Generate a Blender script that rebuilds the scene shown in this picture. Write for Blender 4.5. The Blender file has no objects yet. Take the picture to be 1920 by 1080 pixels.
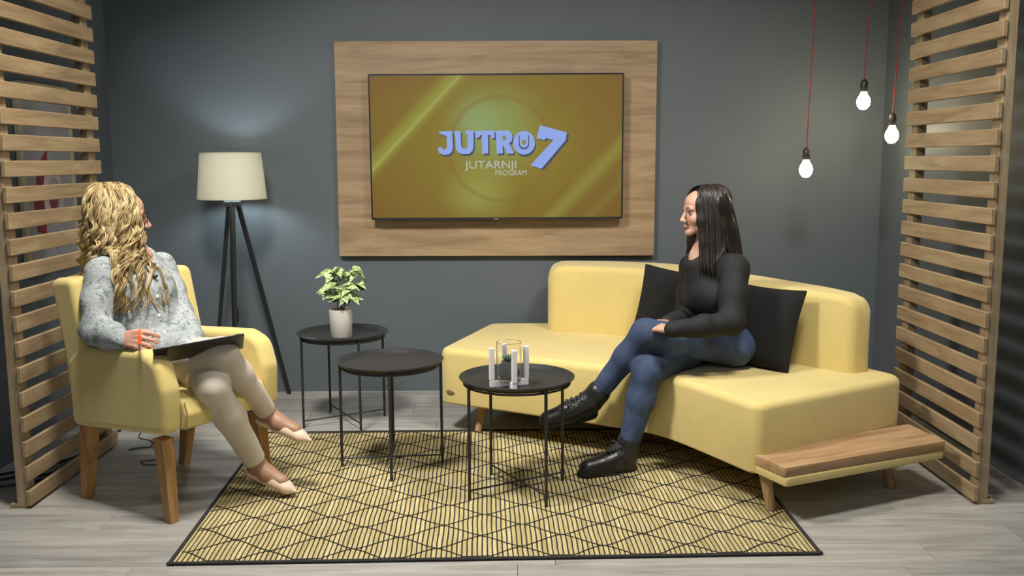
import bpy, math, random
import numpy as np
from mathutils import Vector, Matrix, geometry
from mathutils.bvhtree import BVHTree

random.seed(7)
RNG = np.random.default_rng(7)
PI = math.pi
C = bpy.context.scene.collection
SC = bpy.context.scene

# ------------------------------------------------------------------ camera
CAM_H, PITCH, ROLL, FPX = 1.3, math.radians(7.74), math.radians(0.3), 1780.0
cam_data = bpy.data.cameras.new('camera')
cam_data.sensor_width = 36.0
cam_data.lens = 36.0 * FPX / 1920.0
cam_data.clip_start = 0.05
cam = bpy.data.objects.new('camera', cam_data)
C.objects.link(cam)
cam.matrix_world = (Matrix.Translation((0, 0, CAM_H)) @ Matrix.Rotation(PI / 2 - PITCH, 4, 'X')
                    @ Matrix.Rotation(-ROLL, 4, 'Z'))
SC.camera = cam

# ------------------------------------------------------------------ world, lights, exposure
world = bpy.data.worlds.new('studio_world')
SC.world = world
world.use_nodes = True
bg = world.node_tree.nodes['Background']
bg.inputs[0].default_value = (0.76, 0.90, 1.0, 1)
bg.inputs[1].default_value = 0.26


def area(name, loc, target, size, power, color=(1, 1, 1), spread=PI):
    d = bpy.data.lights.new(name, 'AREA')
    d.shape = 'SQUARE'
    d.size = size
    d.energy = power
    d.color = color
    d.spread = spread
    o = bpy.data.objects.new(name, d)
    C.objects.link(o)
    o.location = loc
    o.rotation_euler = (Vector(target) - Vector(loc)).to_track_quat('-Z', 'Y').to_euler()
    return o


area('studio_key_light', (-1.0, 3.0, 2.76), (-0.4, 3.9, 0.3), 0.5, 112, (1.0, 0.95, 0.87), math.radians(125))
area('studio_fill_light', (1.0, 2.9, 2.76), (0.6, 3.9, 0.3), 0.5, 62, (1.0, 0.96, 0.89), math.radians(125))
area('studio_soft_light', (0.0, 0.5, 2.6), (0.0, 4.5, 0.6), 1.8, 16, (0.96, 0.98, 1.0), math.radians(110))

SC.view_settings.view_transform = 'Standard'
SC.view_settings.look = 'None'
SC.view_settings.gamma = 1.0
SC.view_settings.use_curve_mapping = False
SC.view_settings.exposure = -0.85


# ------------------------------------------------------------------ materials
def lin(r, g, b):
    f = lambda c: (c / 255) / 12.92 if c / 255 <= 0.04045 else ((c / 255 + 0.055) / 1.055) ** 2.4
    return (f(r), f(g), f(b), 1.0)


class NT:
    def __init__(self, name):
        self.m = bpy.data.materials.new(name)
        self.m.use_nodes = True
        self.t = self.m.node_tree
        self.b = self.t.nodes['Principled BSDF']
        self.out = self.t.nodes['Material Output']

    def n(self, typ, **kw):
        nd = self.t.nodes.new(typ)
        for k, v in kw.items():
            if k.startswith('i_'):
                key = k[2:]
                key = int(key) if key.isdigit() else key.replace('_', ' ')
                nd.inputs[key].default_value = v
            else:
                setattr(nd, k, v)
        return nd

    def l(self, a, b):
        self.t.links.new(a, b)

    def set(self, **kw):
        for k, v in kw.items():
            self.b.inputs[k.replace('_', ' ')].default_value = v
        return self

    def coords(self, scale=(1, 1, 1), rnd=0.0, kind='Object'):
        tc = self.n('ShaderNodeTexCoord')
        mp = self.n('ShaderNodeMapping')
        mp.inputs['Scale'].default_value = scale
        self.l(tc.outputs[kind], mp.inputs['Vector'])
        if rnd:
            oi = self.n('ShaderNodeObjectInfo')
            mu = self.n('ShaderNodeMath', operation='MULTIPLY')
            mu.inputs[1].default_value = rnd
            self.l(oi.outputs['Random'], mu.inputs[0])
            cb = self.n('ShaderNodeCombineXYZ')
            for i in range(3):
                self.l(mu.outputs[0], cb.inputs[i])
            self.l(cb.outputs[0], mp.inputs['Location'])
        return mp.outputs[0]

    def noise(self, vec, scale, detail=4, rough=0.55, dist=0.0):
        nd = self.n('ShaderNodeTexNoise')
        nd.inputs['Scale'].default_value = scale
        nd.inputs['Detail'].default_value = detail
        nd.inputs['Roughness'].default_value = rough
        nd.inputs['Distortion'].default_value = dist
        self.l(vec, nd.inputs['Vector'])
        return nd.outputs['Fac']

    def ramp(self, fac, stops):
        r = self.n('ShaderNodeValToRGB')
        e = r.color_ramp.elements
        while len(e) < len(stops):
            e.new(0.5)
        for el, (p, c) in zip(e, stops):
            el.position = p
            el.color = c
        self.l(fac, r.inputs[0])
        return r.outputs[0]

    def mix(self, fac, a, b, typ='MIX'):
        m = self.n('ShaderNodeMix', data_type='RGBA', blend_type=typ)
        for s, i in ((fac, 0), (a, 6), (b, 7)):
            if hasattr(s, 'links'):
                self.l(s, m.inputs[i])
            else:
                m.inputs[i].default_value = s
        return m.outputs[2]

    def math(self, op, a, b=None, c=None):
        m = self.n('ShaderNodeMath', operation=op)
        for s, i in ((a, 0), (b, 1), (c, 2)):
            if s is None:
                continue
            if hasattr(s, 'links'):
                self.l(s, m.inputs[i])
            else:
                m.inputs[i].default_value = s
        return m.outputs[0]

    def col(self, s):
        self.l(s, self.b.inputs['Base Color'])
        return self

    def bump(self, fac, strength=0.2, dist=0.01):
        bn = self.n('ShaderNodeBump')
        bn.inputs['Strength'].default_value = strength
        bn.inputs['Distance'].default_value = dist
        self.l(fac, bn.inputs['Height'])
        self.l(bn.outputs[0], self.b.inputs['Normal'])
        return self


def plain(name, c, rough=0.6, var=0.06, scale=18, bump=0.0, metal=0.0, **kw):
    m = NT(name)
    v = m.coords()
    f = m.noise(v, scale)
    d = tuple(x * (1 - var) for x in c[:3]) + (1,)
    e = tuple(min(1, x * (1 + var)) for x in c[:3]) + (1,)
    m.col(m.ramp(f, [(0.3, d), (0.7, e)]))
    m.set(Roughness=rough, Metallic=metal, **kw)
    if bump:
        m.bump(m.noise(v, scale * 6, 3), bump, 0.004)
    return m.m


def wood(name, dark, mid, light, axis=0, scale=1.0, rough=0.55, rnd=7.0):
    """plain-sawn grain running along one object axis"""
    m = NT(name)
    s = [14.0 * scale] * 3
    s[axis] = 1.3 * scale
    v = m.coords(tuple(s), rnd)
    g = m.noise(v, 1.6, 6, 0.62, 0.9)
    f = m.noise(v, 7.0, 3, 0.6, 0.3)
    s2 = [5.0 * scale] * 3
    s2[axis] = 0.9 * scale
    v2 = m.coords(tuple(s2), rnd)
    k = m.noise(v2, 1.1, 2, 0.5, 1.6)
    c = m.ramp(g, [(0.32, dark), (0.5, mid), (0.68, light)])
    c = m.mix(m.ramp(f, [(0.45, (0, 0, 0, 1)), (0.75, (0.35, 0.35, 0.35, 1))]), c, dark)
    c = m.mix(m.ramp(k, [(0.60, (0, 0, 0, 1)), (0.74, (0.45, 0.45, 0.45, 1))]), c, dark)
    m.col(c).set(Roughness=rough)
    m.bump(g, 0.12, 0.003)
    return m.m


def fabric(name, c, var=0.10, scale=9.0, weave=420, rough=0.85, sheen=0.25, bump=0.12):
    m = NT(name)
    v = m.coords()
    big = m.noise(v, scale, 4, 0.6, 0.4)
    fine = m.noise(v, weave, 2)
    d = tuple(x * (1 - var) for x in c[:3]) + (1,)
    e = tuple(min(1, x * (1 + var)) for x in c[:3]) + (1,)
    col = m.ramp(big, [(0.3, d), (0.7, e)])
    col = m.mix(0.12, col, m.ramp(fine, [(0.35, (0, 0, 0, 1)), (0.65, (1, 1, 1, 1))]), 'OVERLAY')
    m.col(col).set(Roughness=rough)
    m.b.inputs['Sheen Weight'].default_value = sheen
    m.b.inputs['Sheen Roughness'].default_value = 0.5
    m.bump(fine, bump, 0.002)
    return m.m


def emit(name, c, strength):
    m = NT(name)
    m.b.inputs['Base Color'].default_value = (0.02, 0.02, 0.02, 1)
    m.b.inputs['Emission Color'].default_value = c
    m.b.inputs['Emission Strength'].default_value = strength
    return m.m


def m_wall():
    m = NT('wall_paint')
    v = m.coords()
    f = m.noise(v, 1.4, 3)
    m.col(m.ramp(f, [(0.3, lin(88, 96, 102)), (0.7, lin(92, 100, 106))]))
    m.set(Roughness=0.6)
    m.bump(m.noise(v, 160, 3), 0.06, 0.003)
    return m.m


def m_plank():
    m = NT('grey_oak_laminate')
    v = m.coords((1.2, 16, 16), 23.0)
    g = m.noise(v, 1.5, 6, 0.65, 0.6)
    f = m.noise(v, 9.0, 3, 0.6)
    c = m.ramp(g, [(0.28, lin(134, 131, 127)), (0.5, lin(164, 162, 157)), (0.70, lin(184, 182, 177))])
    c = m.mix(m.ramp(f, [(0.5, (0, 0, 0, 1)), (0.8, (0.3, 0.3, 0.3, 1))]), c, lin(122, 117, 111))
    oi = m.n('ShaderNodeObjectInfo')
    t = m.ramp(oi.outputs['Random'], [(0.0, (0.83, 0.83, 0.84, 1)), (1.0, (1.08, 1.06, 1.04, 1))])
    m.col(m.mix(1.0, c, t, 'MULTIPLY')).set(Roughness=0.42)
    m.bump(g, 0.08, 0.002)
    return m.m


M = {}
M['wall'] = m_wall()
M['ceiling'] = plain('ceiling_paint', lin(120, 124, 126), 0.8)
M['plank'] = m_plank()
M['joint'] = plain('floor_joint', lin(70, 66, 62), 0.8)
M['slat'] = wood('oak_slats', lin(136, 113, 84), lin(162, 139, 106), lin(176, 154, 120), axis=1)
M['post'] = wood('oak_posts', lin(140, 119, 92), lin(166, 146, 116), lin(180, 160, 129), axis=2)
M['board'] = wood('oak_board', lin(134, 109, 80), lin(160, 135, 104), lin(174, 150, 118), axis=0, scale=0.8)
M['shelf'] = wood('oak_shelf', lin(144, 112, 78), lin(172, 139, 102), lin(188, 156, 118), axis=0, scale=0.9)
M['leg_wood'] = wood('oak_legs', lin(128, 92, 52), lin(168, 126, 76), lin(188, 146, 94), axis=2)
M['sofa_leg'] = wood('pale_sofa_legs', lin(140, 108, 72), lin(176, 142, 102), lin(194, 160, 120), axis=2)
M['sofa'] = fabric('yellow_velvet', lin(212, 191, 120), 0.05, 5.0, 500, 0.8, 0.35, 0.08)
M['sofa_seam'] = fabric('yellow_piping', lin(170, 146, 80), 0.05)
M['chair'] = fabric('yellow_chair_velvet', lin(208, 188, 114), 0.05, 5.0, 500, 0.8, 0.35, 0.08)
M['black_metal'] = plain('black_powder_coat', lin(40, 40, 42), 0.42, 0.08)
M['tray'] = plain('black_tray', lin(44, 45, 47), 0.38, 0.06)
M['black_wood'] = plain('black_lacquer', lin(34, 35, 38), 0.5, 0.08)
M['black_fabric'] = fabric('black_cushion_cloth', lin(17, 17, 18), 0.15, 14, 300, 0.95, 0.0, 0.4)
M['black_plastic'] = plain('black_plastic', lin(24, 25, 27), 0.4)
M['white_paint'] = plain('white_painted_wood', lin(226, 222, 222), 0.5, 0.03)
M['concrete'] = plain('grey_concrete', lin(120, 120, 120), 0.85, 0.14, 30, 0.25)
M['pot'] = plain('pale_ceramic', lin(196, 192, 184), 0.55, 0.03)
M['soil'] = plain('dark_soil', lin(48, 38, 32), 0.95, 0.4, 90, 0.6)
M['stem'] = plain('brown_stem', lin(120, 98, 84), 0.8, 0.15)
M['succulent'] = plain('succulent_green', lin(92, 118, 92), 0.6, 0.2, 60)
M['cord_red'] = plain('red_textile_cord', lin(150, 34, 36), 0.7)
M['socket'] = plain('dark_bronze_socket', lin(62, 58, 52), 0.4, 0.08, metal=0.4)
M['metal'] = plain('brushed_metal', lin(168, 166, 160), 0.35, 0.06, metal=0.9)
M['badge'] = plain('grey_badge', lin(150, 138, 104), 0.4, 0.2, metal=0.4)
M['paper'] = plain('white_paper', lin(226, 228, 230), 0.8, 0.02)
M['cream_frame'] = plain('cream_frame', lin(196, 188, 166), 0.6)
M['poster_red'] = plain('dull_red_print', lin(140, 62, 68), 0.7)
M['poster_grey'] = plain('grey_print', lin(168, 170, 182), 0.7)
M['poster_pink'] = plain('pale_pink_print', lin(206, 190, 194), 0.7)
M['bulb_glow'] = emit('glowing_bulb_glass', (1.0, 0.84, 0.52, 1), 95)
M['led'] = emit('cool_led', (0.72, 0.9, 1.0, 1), 1.0)


def m_glass(name, ior=1.45, tint=(1, 1, 1, 1)):
    m = NT(name)
    m.set(Roughness=0.0, IOR=ior)
    m.b.inputs['Base Color'].default_value = tint
    m.b.inputs['Transmission Weight'].default_value = 1.0
    return m.m


M['glass'] = m_glass('clear_glass')


def m_shade():
    m = NT('linen_shade')
    v = m.coords((60, 60, 300))
    f = m.noise(v, 3, 2)
    c = m.ramp(f, [(0.3, lin(206, 202, 184)), (0.7, lin(216, 212, 196))])
    m.col(c).set(Roughness=0.9)
    tr = m.n('ShaderNodeBsdfTranslucent')
    m.l(c, tr.inputs[0])
    mx = m.n('ShaderNodeMixShader')
    mx.inputs[0].default_value = 0.28
    m.l(m.b.outputs[0], mx.inputs[1])
    m.l(tr.outputs[0], mx.inputs[2])
    m.l(mx.outputs[0], m.out.inputs[0])
    return m.m


M['shade'] = m_shade()


def m_leaf():
    m = NT('variegated_leaf')
    v = m.coords((1, 1, 1), 9.0)
    f = m.noise(v, 55, 3, 0.6, 0.5)
    c = m.ramp(f, [(0.36, lin(96, 130, 66)), (0.5, lin(176, 196, 128)), (0.62, lin(216, 224, 178))])
    m.col(c).set(Roughness=0.5)
    m.b.inputs['Subsurface Weight'].default_value = 0.0
    return m.m


M['leaf'] = m_leaf()
M['leaf_dark'] = plain('dark_leaf', lin(62, 84, 54), 0.5, 0.2, 60)


def m_rug():
    m = NT('rug_strip')
    v = m.coords((30, 2.2, 1), 11.0)
    f = m.noise(v, 1.8, 3, 0.6)
    v2 = m.coords((3.5, 3.5, 1), 0, 'Object')
    c = m.ramp(f, [(0.3, lin(164, 147, 98)), (0.55, lin(186, 171, 122)), (0.75, lin(208, 196, 154))])
    oi = m.n('ShaderNodeObjectInfo')
    t = m.ramp(oi.outputs['Random'], [(0.0, (0.93, 0.92, 0.88, 1)), (1.0, (1.03, 1.03, 1.03, 1))])
    m.col(m.mix(1.0, c, t, 'MULTIPLY')).set(Roughness=0.85)
    return m.m


M['rug'] = m_rug()
M['rug_black'] = fabric('black_rug_yarn', lin(38, 36, 36), 0.1, 30, 300, 0.95, 0.05)

# people
M['skin_fair'] = plain('fair_skin', lin(196, 148, 128), 0.5, 0.05, 40)
M['skin_light'] = plain('light_skin', lin(192, 150, 128), 0.5, 0.05, 40)
M['stocking'] = plain('tan_skin_legs', lin(158, 122, 98), 0.5, 0.05, 40)
for k in ('skin_fair', 'skin_light'):
    b = M[k].node_tree.nodes['Principled BSDF']
    b.inputs['Subsurface Weight'].default_value = 0.08
    b.inputs['Subsurface Radius'].default_value = (0.02, 0.008, 0.004)
M['lip'] = plain('rose_lips', lin(150, 98, 90), 0.45)
M['eye_white'] = plain('eye_white', lin(172, 164, 158), 0.3)
M['iris'] = plain('dark_iris', lin(48, 36, 30), 0.2)
M['brow'] = plain('dark_brow', lin(58, 44, 38), 0.9)


def m_hair(name, a, b, c, rough=0.45):
    m = NT(name)
    v = m.coords((1, 1, 0.25))
    f = m.noise(v, 60, 4, 0.6)
    at = m.n('ShaderNodeAttribute', attribute_name='lock')
    g = m.math('ADD', m.math('MULTIPLY', f, 0.6), m.math('MULTIPLY', at.outputs['Fac'], 0.4))
    m.col(m.ramp(g, [(0.25, a), (0.5, b), (0.75, c)])).set(Roughness=rough)
    m.bump(f, 0.3, 0.003)
    return m.m


M['blonde'] = m_hair('blonde_hair', lin(116, 94, 56), lin(176, 152, 104), lin(210, 192, 146), 0.5)
M['brunette'] = m_hair('dark_brown_hair', lin(24, 20, 19), lin(42, 35, 32), lin(62, 52, 48), 0.42)


def m_blouse():
    m = NT('speckled_blouse')
    v = m.coords()
    f = m.noise(v, 46, 3, 0.65, 0.8)
    g = m.noise(v, 90, 2, 0.6, 0.4)
    h = m.noise(v, 9, 3)
    c = m.ramp(h, [(0.3, lin(142, 150, 152)), (0.7, lin(168, 174, 175))])
    c = m.mix(m.ramp(f, [(0.52, (0, 0, 0, 1)), (0.64, (0.8, 0.8, 0.8, 1))]), c, lin(88, 94, 98))
    c = m.mix(m.ramp(g, [(0.60, (0, 0, 0, 1)), (0.70, (0.6, 0.6, 0.6, 1))]), c, lin(212, 214, 212))
    m.col(c).set(Roughness=0.8)
    m.bump(m.noise(v, 28, 4, 0.6, 0.6), 0.35, 0.012)
    return m.m


M['blouse'] = m_blouse()
M['trousers'] = fabric('beige_trouser_cloth', lin(192, 182, 167), 0.03, 12, 500, 0.75, 0.15, 0.06)


def m_denim():
    m = NT('blue_denim')
    v = m.coords()
    f = m.noise(v, 7, 4, 0.6, 0.4)
    g = m.noise(v, 300, 2)
    c = m.ramp(f, [(0.3, lin(42, 53, 78)), (0.55, lin(54, 70, 101)), (0.72, lin(74, 94, 128))])
    c = m.mix(0.15, c, m.ramp(g, [(0.35, (0, 0, 0, 1)), (0.65, (1, 1, 1, 1))]), 'OVERLAY')
    m.col(c).set(Roughness=0.8)
    m.bump(g, 0.1, 0.002)
    return m.m


M['denim'] = m_denim()
M['black_shirt'] = fabric('black_shirt_cloth', lin(19, 19, 21), 0.15, 10, 350, 0.8, 0.0, 0.1)
M['boot'] = plain('black_boot_leather', lin(30, 31, 33), 0.36, 0.1, 30)
M['boot_sole'] = plain('black_rubber_sole', lin(20, 20, 21), 0.7)
M['lace'] = plain('black_laces', lin(54, 54, 56), 0.7)
M['pump'] = plain('patent_beige_leather', lin(222, 196, 172), 0.14, 0.02)
M['pearl'] = plain('pearl_button', lin(236, 234, 230), 0.3, 0.02)
M['orange'] = plain('orange_plastic', lin(244, 92, 24), 0.4)


# ------------------------------------------------------------------ geometry helpers
def link(o, parent=None):
    C.objects.link(o)
    if parent is not None:
        o.parent = parent
    return o


def wloc(o):
    v = Vector((0, 0, 0))
    while o is not None:
        v = v + o.location
        o = o.parent
    return v


def mk(name, verts, faces, mat, parent=None, smooth=40, local=False, mats=None, fmat=None):
    """one mesh object; verts in world space unless local (then in the parent's space)"""
    me = bpy.data.meshes.new(name)
    V = np.asarray(verts, float).reshape(-1, 3)
    off = Vector((0, 0, 0))
    if parent is not None and not local:
        off = wloc(parent)
        V = V - np.array(off)
    if isinstance(faces, np.ndarray):
        faces = faces.tolist()
    me.from_pydata(V.tolist(), [], faces)
    for mm in (mats or [mat]):
        me.materials.append(mm)
    if fmat is not None:
        me.polygons.foreach_set('material_index', np.asarray(fmat, dtype=np.int32))
    if smooth:
        me.polygons.foreach_set('use_smooth', np.ones(len(me.polygons), dtype=bool))
        if smooth < 180:
            me.set_sharp_from_angle(angle=math.radians(smooth))
    me.update()
    return link(bpy.data.objects.new(name, me), parent)


def tag(o, label=None, cat=None, group=None, kind=None):
    if label: o['label'] = label
    if cat: o['category'] = cat
    if group: o['group'] = group
    if kind: o['kind'] = kind
    return o


def thing(name, label, cat, loc=(0, 0, 0), rotz=0.0, group=None):
    o = bpy.data.objects.new(name, None)
    o.empty_display_size = 0.1
    link(o)
    o.location = loc
    o.rotation_euler = (0, 0, rotz)
    return tag(o, label, cat, group)


class G:
    """collects shapes of one mesh"""
    def __init__(self):
        self.v, self.f = [], []

    def add(self, v, f):
        b = len(self.v)
        self.v += [tuple(p) for p in v]
        self.f += [[i + b for i in q] for q in f]
        return self

    def box(self, c, s, R=None, bev=0.0):
        v, f = box_geo(s, bev)
        v = np.array(v)
        if R is not None:
            v = v @ np.array(R).T
        return self.add(v + np.array(c), f)

    def tube(self, pts, r, n=10, closed=False):
        return self.add(*tube_geo(pts, r, n, closed))

    def lathe(self, prof, c=(0, 0, 0), n=48, R=None):
        v, f = lathe_geo(prof, n)
        v = np.array(v)
        if R is not None:
            v = v @ np.array(R).T
        return self.add(v + np.array(c), f)

    def mk(self, name, mat, parent=None, smooth=40, local=False):
        return mk(name, self.v, self.f, mat, parent, smooth, local)


def box_geo(s, bev=0.0):
    x, y, z = (k / 2 for k in s)
    if bev <= 0:
        v = [(a, b, c) for a in (-x, x) for b in (-y, y) for c in (-z, z)]
        f = [(0, 1, 3, 2), (4, 6, 7, 5), (0, 4, 5, 1), (2, 3, 7, 6), (0, 2, 6, 4), (1, 5, 7, 3)]
        return v, f
    b = min(bev, x * .99, y * .99, z * .99)
    v, idx, f = [], {}, []
    for sx in (-1, 1):
        for sy in (-1, 1):
            for sz in (-1, 1):
                for ax, p in ((0, (sx * x, sy * (y - b), sz * (z - b))), (1, (sx * (x - b), sy * y, sz * (z - b))),
                              (2, (sx * (x - b), sy * (y - b), sz * z))):
                    idx[(sx, sy, sz, ax)] = len(v)
                    v.append(p)
    for s1 in (-1, 1):
        q = [idx[(s1, a, c, 0)] for a, c in ((-1, -1), (1, -1), (1, 1), (-1, 1))]
        f.append(q if s1 > 0 else q[::-1])
        q = [idx[(a, s1, c, 1)] for a, c in ((-1, -1), (1, -1), (1, 1), (-1, 1))]
        f.append(q[::-1] if s1 > 0 else q)
        q = [idx[(a, c, s1, 2)] for a, c in ((-1, -1), (1, -1), (1, 1), (-1, 1))]
        f.append(q if s1 > 0 else q[::-1])
    for s1 in (-1, 1):
        for s2 in (-1, 1):
            q = [idx[(s1, s2, -1, 0)], idx[(s1, s2, -1, 1)], idx[(s1, s2, 1, 1)], idx[(s1, s2, 1, 0)]]
            f.append(q if s1 * s2 > 0 else q[::-1])
            q = [idx[(s1, -1, s2, 0)], idx[(s1, 1, s2, 0)], idx[(s1, 1, s2, 2)], idx[(s1, -1, s2, 2)]]
            f.append(q if s1 * s2 > 0 else q[::-1])
            q = [idx[(-1, s1, s2, 1)], idx[(-1, s1, s2, 2)], idx[(1, s1, s2, 2)], idx[(1, s1, s2, 1)]]
            f.append(q if s1 * s2 > 0 else q[::-1])
            for s3 in (-1, 1):
                q = [idx[(s1, s2, s3, 0)], idx[(s1, s2, s3, 1)], idx[(s1, s2, s3, 2)]]
                f.append(q if s1 * s2 * s3 > 0 else q[::-1])
    return v, f


def frames(pts, closed=False):
    P = np.asarray(pts, float)
    n = len(P)
    T = np.zeros_like(P)
    for i in range(n):
        a = P[(i - 1) % n] if (closed or i > 0) else P[i]
        b = P[(i + 1) % n] if (closed or i < n - 1) else P[i]
        T[i] = (b - a) / (np.linalg.norm(b - a) + 1e-12)
    u = np.cross(T[0], (0, 0, 1.0))
    if np.linalg.norm(u) < 0.1:
        u = np.cross(T[0], (0, 1.0, 0))
    U = np.zeros_like(P)
    for i in range(n):
        u = u - T[i] * (u @ T[i])
        u = u / (np.linalg.norm(u) + 1e-12)
        U[i] = u
    return P, T, U, np.cross(T, U)


def tube_geo(pts, r, n=10, closed=False, flat=1.0):
    P, T, U, W = frames(pts, closed)
    r = np.full(len(P), r) if np.isscalar(r) else np.asarray(r, float)
    v, f = [], []
    a = np.arange(n) * 2 * PI / n
    for i in range(len(P)):
        v += list(P[i] + r[i] * (np.cos(a)[:, None] * U[i] + flat * np.sin(a)[:, None] * W[i]))
    m = len(P)
    for i in range(m if closed else m - 1):
        j = (i + 1) % m
        for k in range(n):
            f.append([i * n + k, i * n + (k + 1) % n, j * n + (k + 1) % n, j * n + k])
    if not closed:
        f.append(list(range(n))[::-1])
        f.append([(m - 1) * n + k for k in range(n)])
    return v, f


def lathe_geo(prof, n=48):
    v, f = [], []
    for r, z in prof:
        for k in range(n):
            a = 2 * PI * k / n
            v.append((r * math.cos(a), r * math.sin(a), z))
    for i in range(len(prof) - 1):
        for k in range(n):
            f.append([i * n + k, i * n + (k + 1) % n, (i + 1) * n + (k + 1) % n, (i + 1) * n + k])
    if prof[0][0] > 1e-6:
        f.append(list(range(n))[::-1])
    if prof[-1][0] > 1e-6:
        f.append([(len(prof) - 1) * n + k for k in range(n)])
    return v, f


def spline(pts, n=8, closed=False):
    P = [np.array(p, float) for p in pts]
    out, m = [], len(P)
    for i in range(m if closed else m - 1):
        g = lambda k: P[k % m] if closed else P[max(0, min(m - 1, k))]
        p0, p1, p2, p3 = g(i - 1), g(i), g(i + 1), g(i + 2)
        for t in np.arange(n) / n:
            out.append(0.5 * ((2 * p1) + (-p0 + p2) * t + (2 * p0 - 5 * p1 + 4 * p2 - p3) * t ** 2 + (-p0 + 3 * p1 - 3 * p2 + p3) * t ** 3))
    if not closed:
        out.append(P[-1])
    return np.array(out)


def round_poly(pts, rad, seg=6):
    """round the corners of a CCW polygon"""
    n, out = len(pts), []
    for i in range(n):
        p = np.array(pts[i], float)
        r = rad[i] if hasattr(rad, '__len__') else rad
        if r <= 0:
            out.append(p)
            continue
        a, b = np.array(pts[i - 1], float) - p, np.array(pts[(i + 1) % n], float) - p
        la, lb = np.linalg.norm(a), np.linalg.norm(b)
        a, b = a / la, b / lb
        ang = math.acos(max(-1, min(1, a @ b)))
        if ang > PI - 0.05:
            out.append(p)
            continue
        d = min(r / math.tan(ang / 2), la * 0.49, lb * 0.49)
        rr = d * math.tan(ang / 2)
        c = p + (a + b) / np.linalg.norm(a + b) * rr / math.sin(ang / 2)
        s, e = p + a * d - c, p + b * d - c
        a0, a1 = math.atan2(s[1], s[0]), math.atan2(e[1], e[0])
        da = (a1 - a0 + PI) % (2 * PI) - PI
        for k in range(seg + 1):
            t = a0 + da * k / seg
            out.append(c + rr * np.array((math.cos(t), math.sin(t))))
    return np.array(out)


def inset(out, d):
    P = np.asarray(out, float)
    e = np.roll(P, -1, 0) - P
    e /= np.linalg.norm(e, axis=1)[:, None] + 1e-9
    nrm = np.stack([-e[:, 1], e[:, 0]], 1)
    m = nrm + np.roll(nrm, 1, 0)
    m /= np.maximum(np.linalg.norm(m, axis=1)[:, None], 1e-9)
    c = np.clip(np.sum(m * nrm, 1), 0.4, 1)
    return P + m * (d / c)[:, None]


def prism_geo(outline, z0, z1, rt=0.03, rb=0.01, seg=5, crown=0.0):
    """slab with a CCW outline, rounded upper and lower edges"""
    rings = []
    for k in range(seg + 1):
        t = PI / 2 * k / seg
        if rb > 0:
            rings.append((rb * (1 - math.sin(t)), z0 + rb * (1 - math.cos(t))))
        elif k == 0:
            rings.append((0, z0))
    for k in range(seg + 1):
        t = PI / 2 * k / seg
        if rt > 0:
            rings.append((rt * (1 - math.cos(t)), z1 - rt * (1 - math.sin(t))))
        elif k == 0:
            rings.append((0, z1))
    v, f, n = [], [], len(outline)
    for d, z in rings:
        v += [(p[0], p[1], z) for p in inset(outline, d)]
    for i in range(len(rings) - 1):
        for k in range(n):
            f.append([i * n + k, i * n + (k + 1) % n, (i + 1) * n + (k + 1) % n, (i + 1) * n + k])
    # flat margin inside both caps keeps their shading flat
    m = len(rings)
    lo_, hi_ = inset(outline, rings[0][0] + .003), inset(outline, rings[-1][0] + .003)
    v += [(p[0], p[1], z0) for p in lo_] + [(p[0], p[1], z1) for p in hi_]
    for k in range(n):
        j = (k + 1) % n
        f.append([m * n + k, m * n + j, j, k])
        f.append([(m - 1) * n + k, (m - 1) * n + j, (m + 1) * n + j, (m + 1) * n + k])
    for base, flip in ((m * n, True), ((m + 1) * n, False)):
        r2 = [Vector(v[base + k][:2]) for k in range(n)]
        res = geometry.delaunay_2d_cdt(r2, [], [list(range(n))], 1, 1e-7)
        mp = []
        for k, q in enumerate(res[3]):
            if len(q):
                mp.append(base + q[0])
            else:                                   # a vertex the triangulation had to add
                v.append((res[0][k][0], res[0][k][1], z0 if flip else z1))
                mp.append(len(v) - 1)
        for t in res[2]:
            t = [mp[k] for k in t]
            f.append(t[::-1] if flip else t)
    return np.array(v), f


def copy_tree(o, parent=None):
    c = o.copy()
    C.objects.link(c)
    c.parent = parent
    for ch in list(o.children):
        copy_tree(ch, c)
    return c


def rotz(a):
    return np.array([[math.cos(a), -math.sin(a), 0], [math.sin(a), math.cos(a), 0], [0, 0, 1]])


def basis(x, z):
    x = np.array(x, float); x /= np.linalg.norm(x)
    z = np.array(z, float); z = z - x * (x @ z); z /= np.linalg.norm(z)
    return np.stack([x, np.cross(z, x), z], 1)      # columns


# ------------------------------------------------------------------ the setting
WX0, WX1, WY0, WY1, CEIL = -2.19, 2.035, -1.2, 5.26, 2.82


def wallbox(name, lo, hi, mat):
    lo, hi = np.array(lo, float), np.array(hi, float)
    g = G().box((lo + hi) / 2, hi - lo)
    return tag(g.mk(name, mat, smooth=0), kind='structure')


wallbox('wall_back', (WX0 - .1, WY1, -0.02), (WX1 + .1, WY1 + .1, CEIL), M['wall'])
wallbox('wall_left', (WX0 - .1, WY0, -0.02), (WX0, WY1, CEIL), M['wall'])
wallbox('wall_right', (WX1, WY0, -0.02), (WX1 + .1, WY1, CEIL), M['wall'])
wallbox('ceiling', (WX0 - .1, WY0, CEIL), (WX1 + .1, WY1 + .1, CEIL + .1), M['ceiling'])
floor = wallbox('floor', (WX0 - .1, WY0, -0.12), (WX1 + .1, WY1, -0.008), M['joint'])

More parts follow.
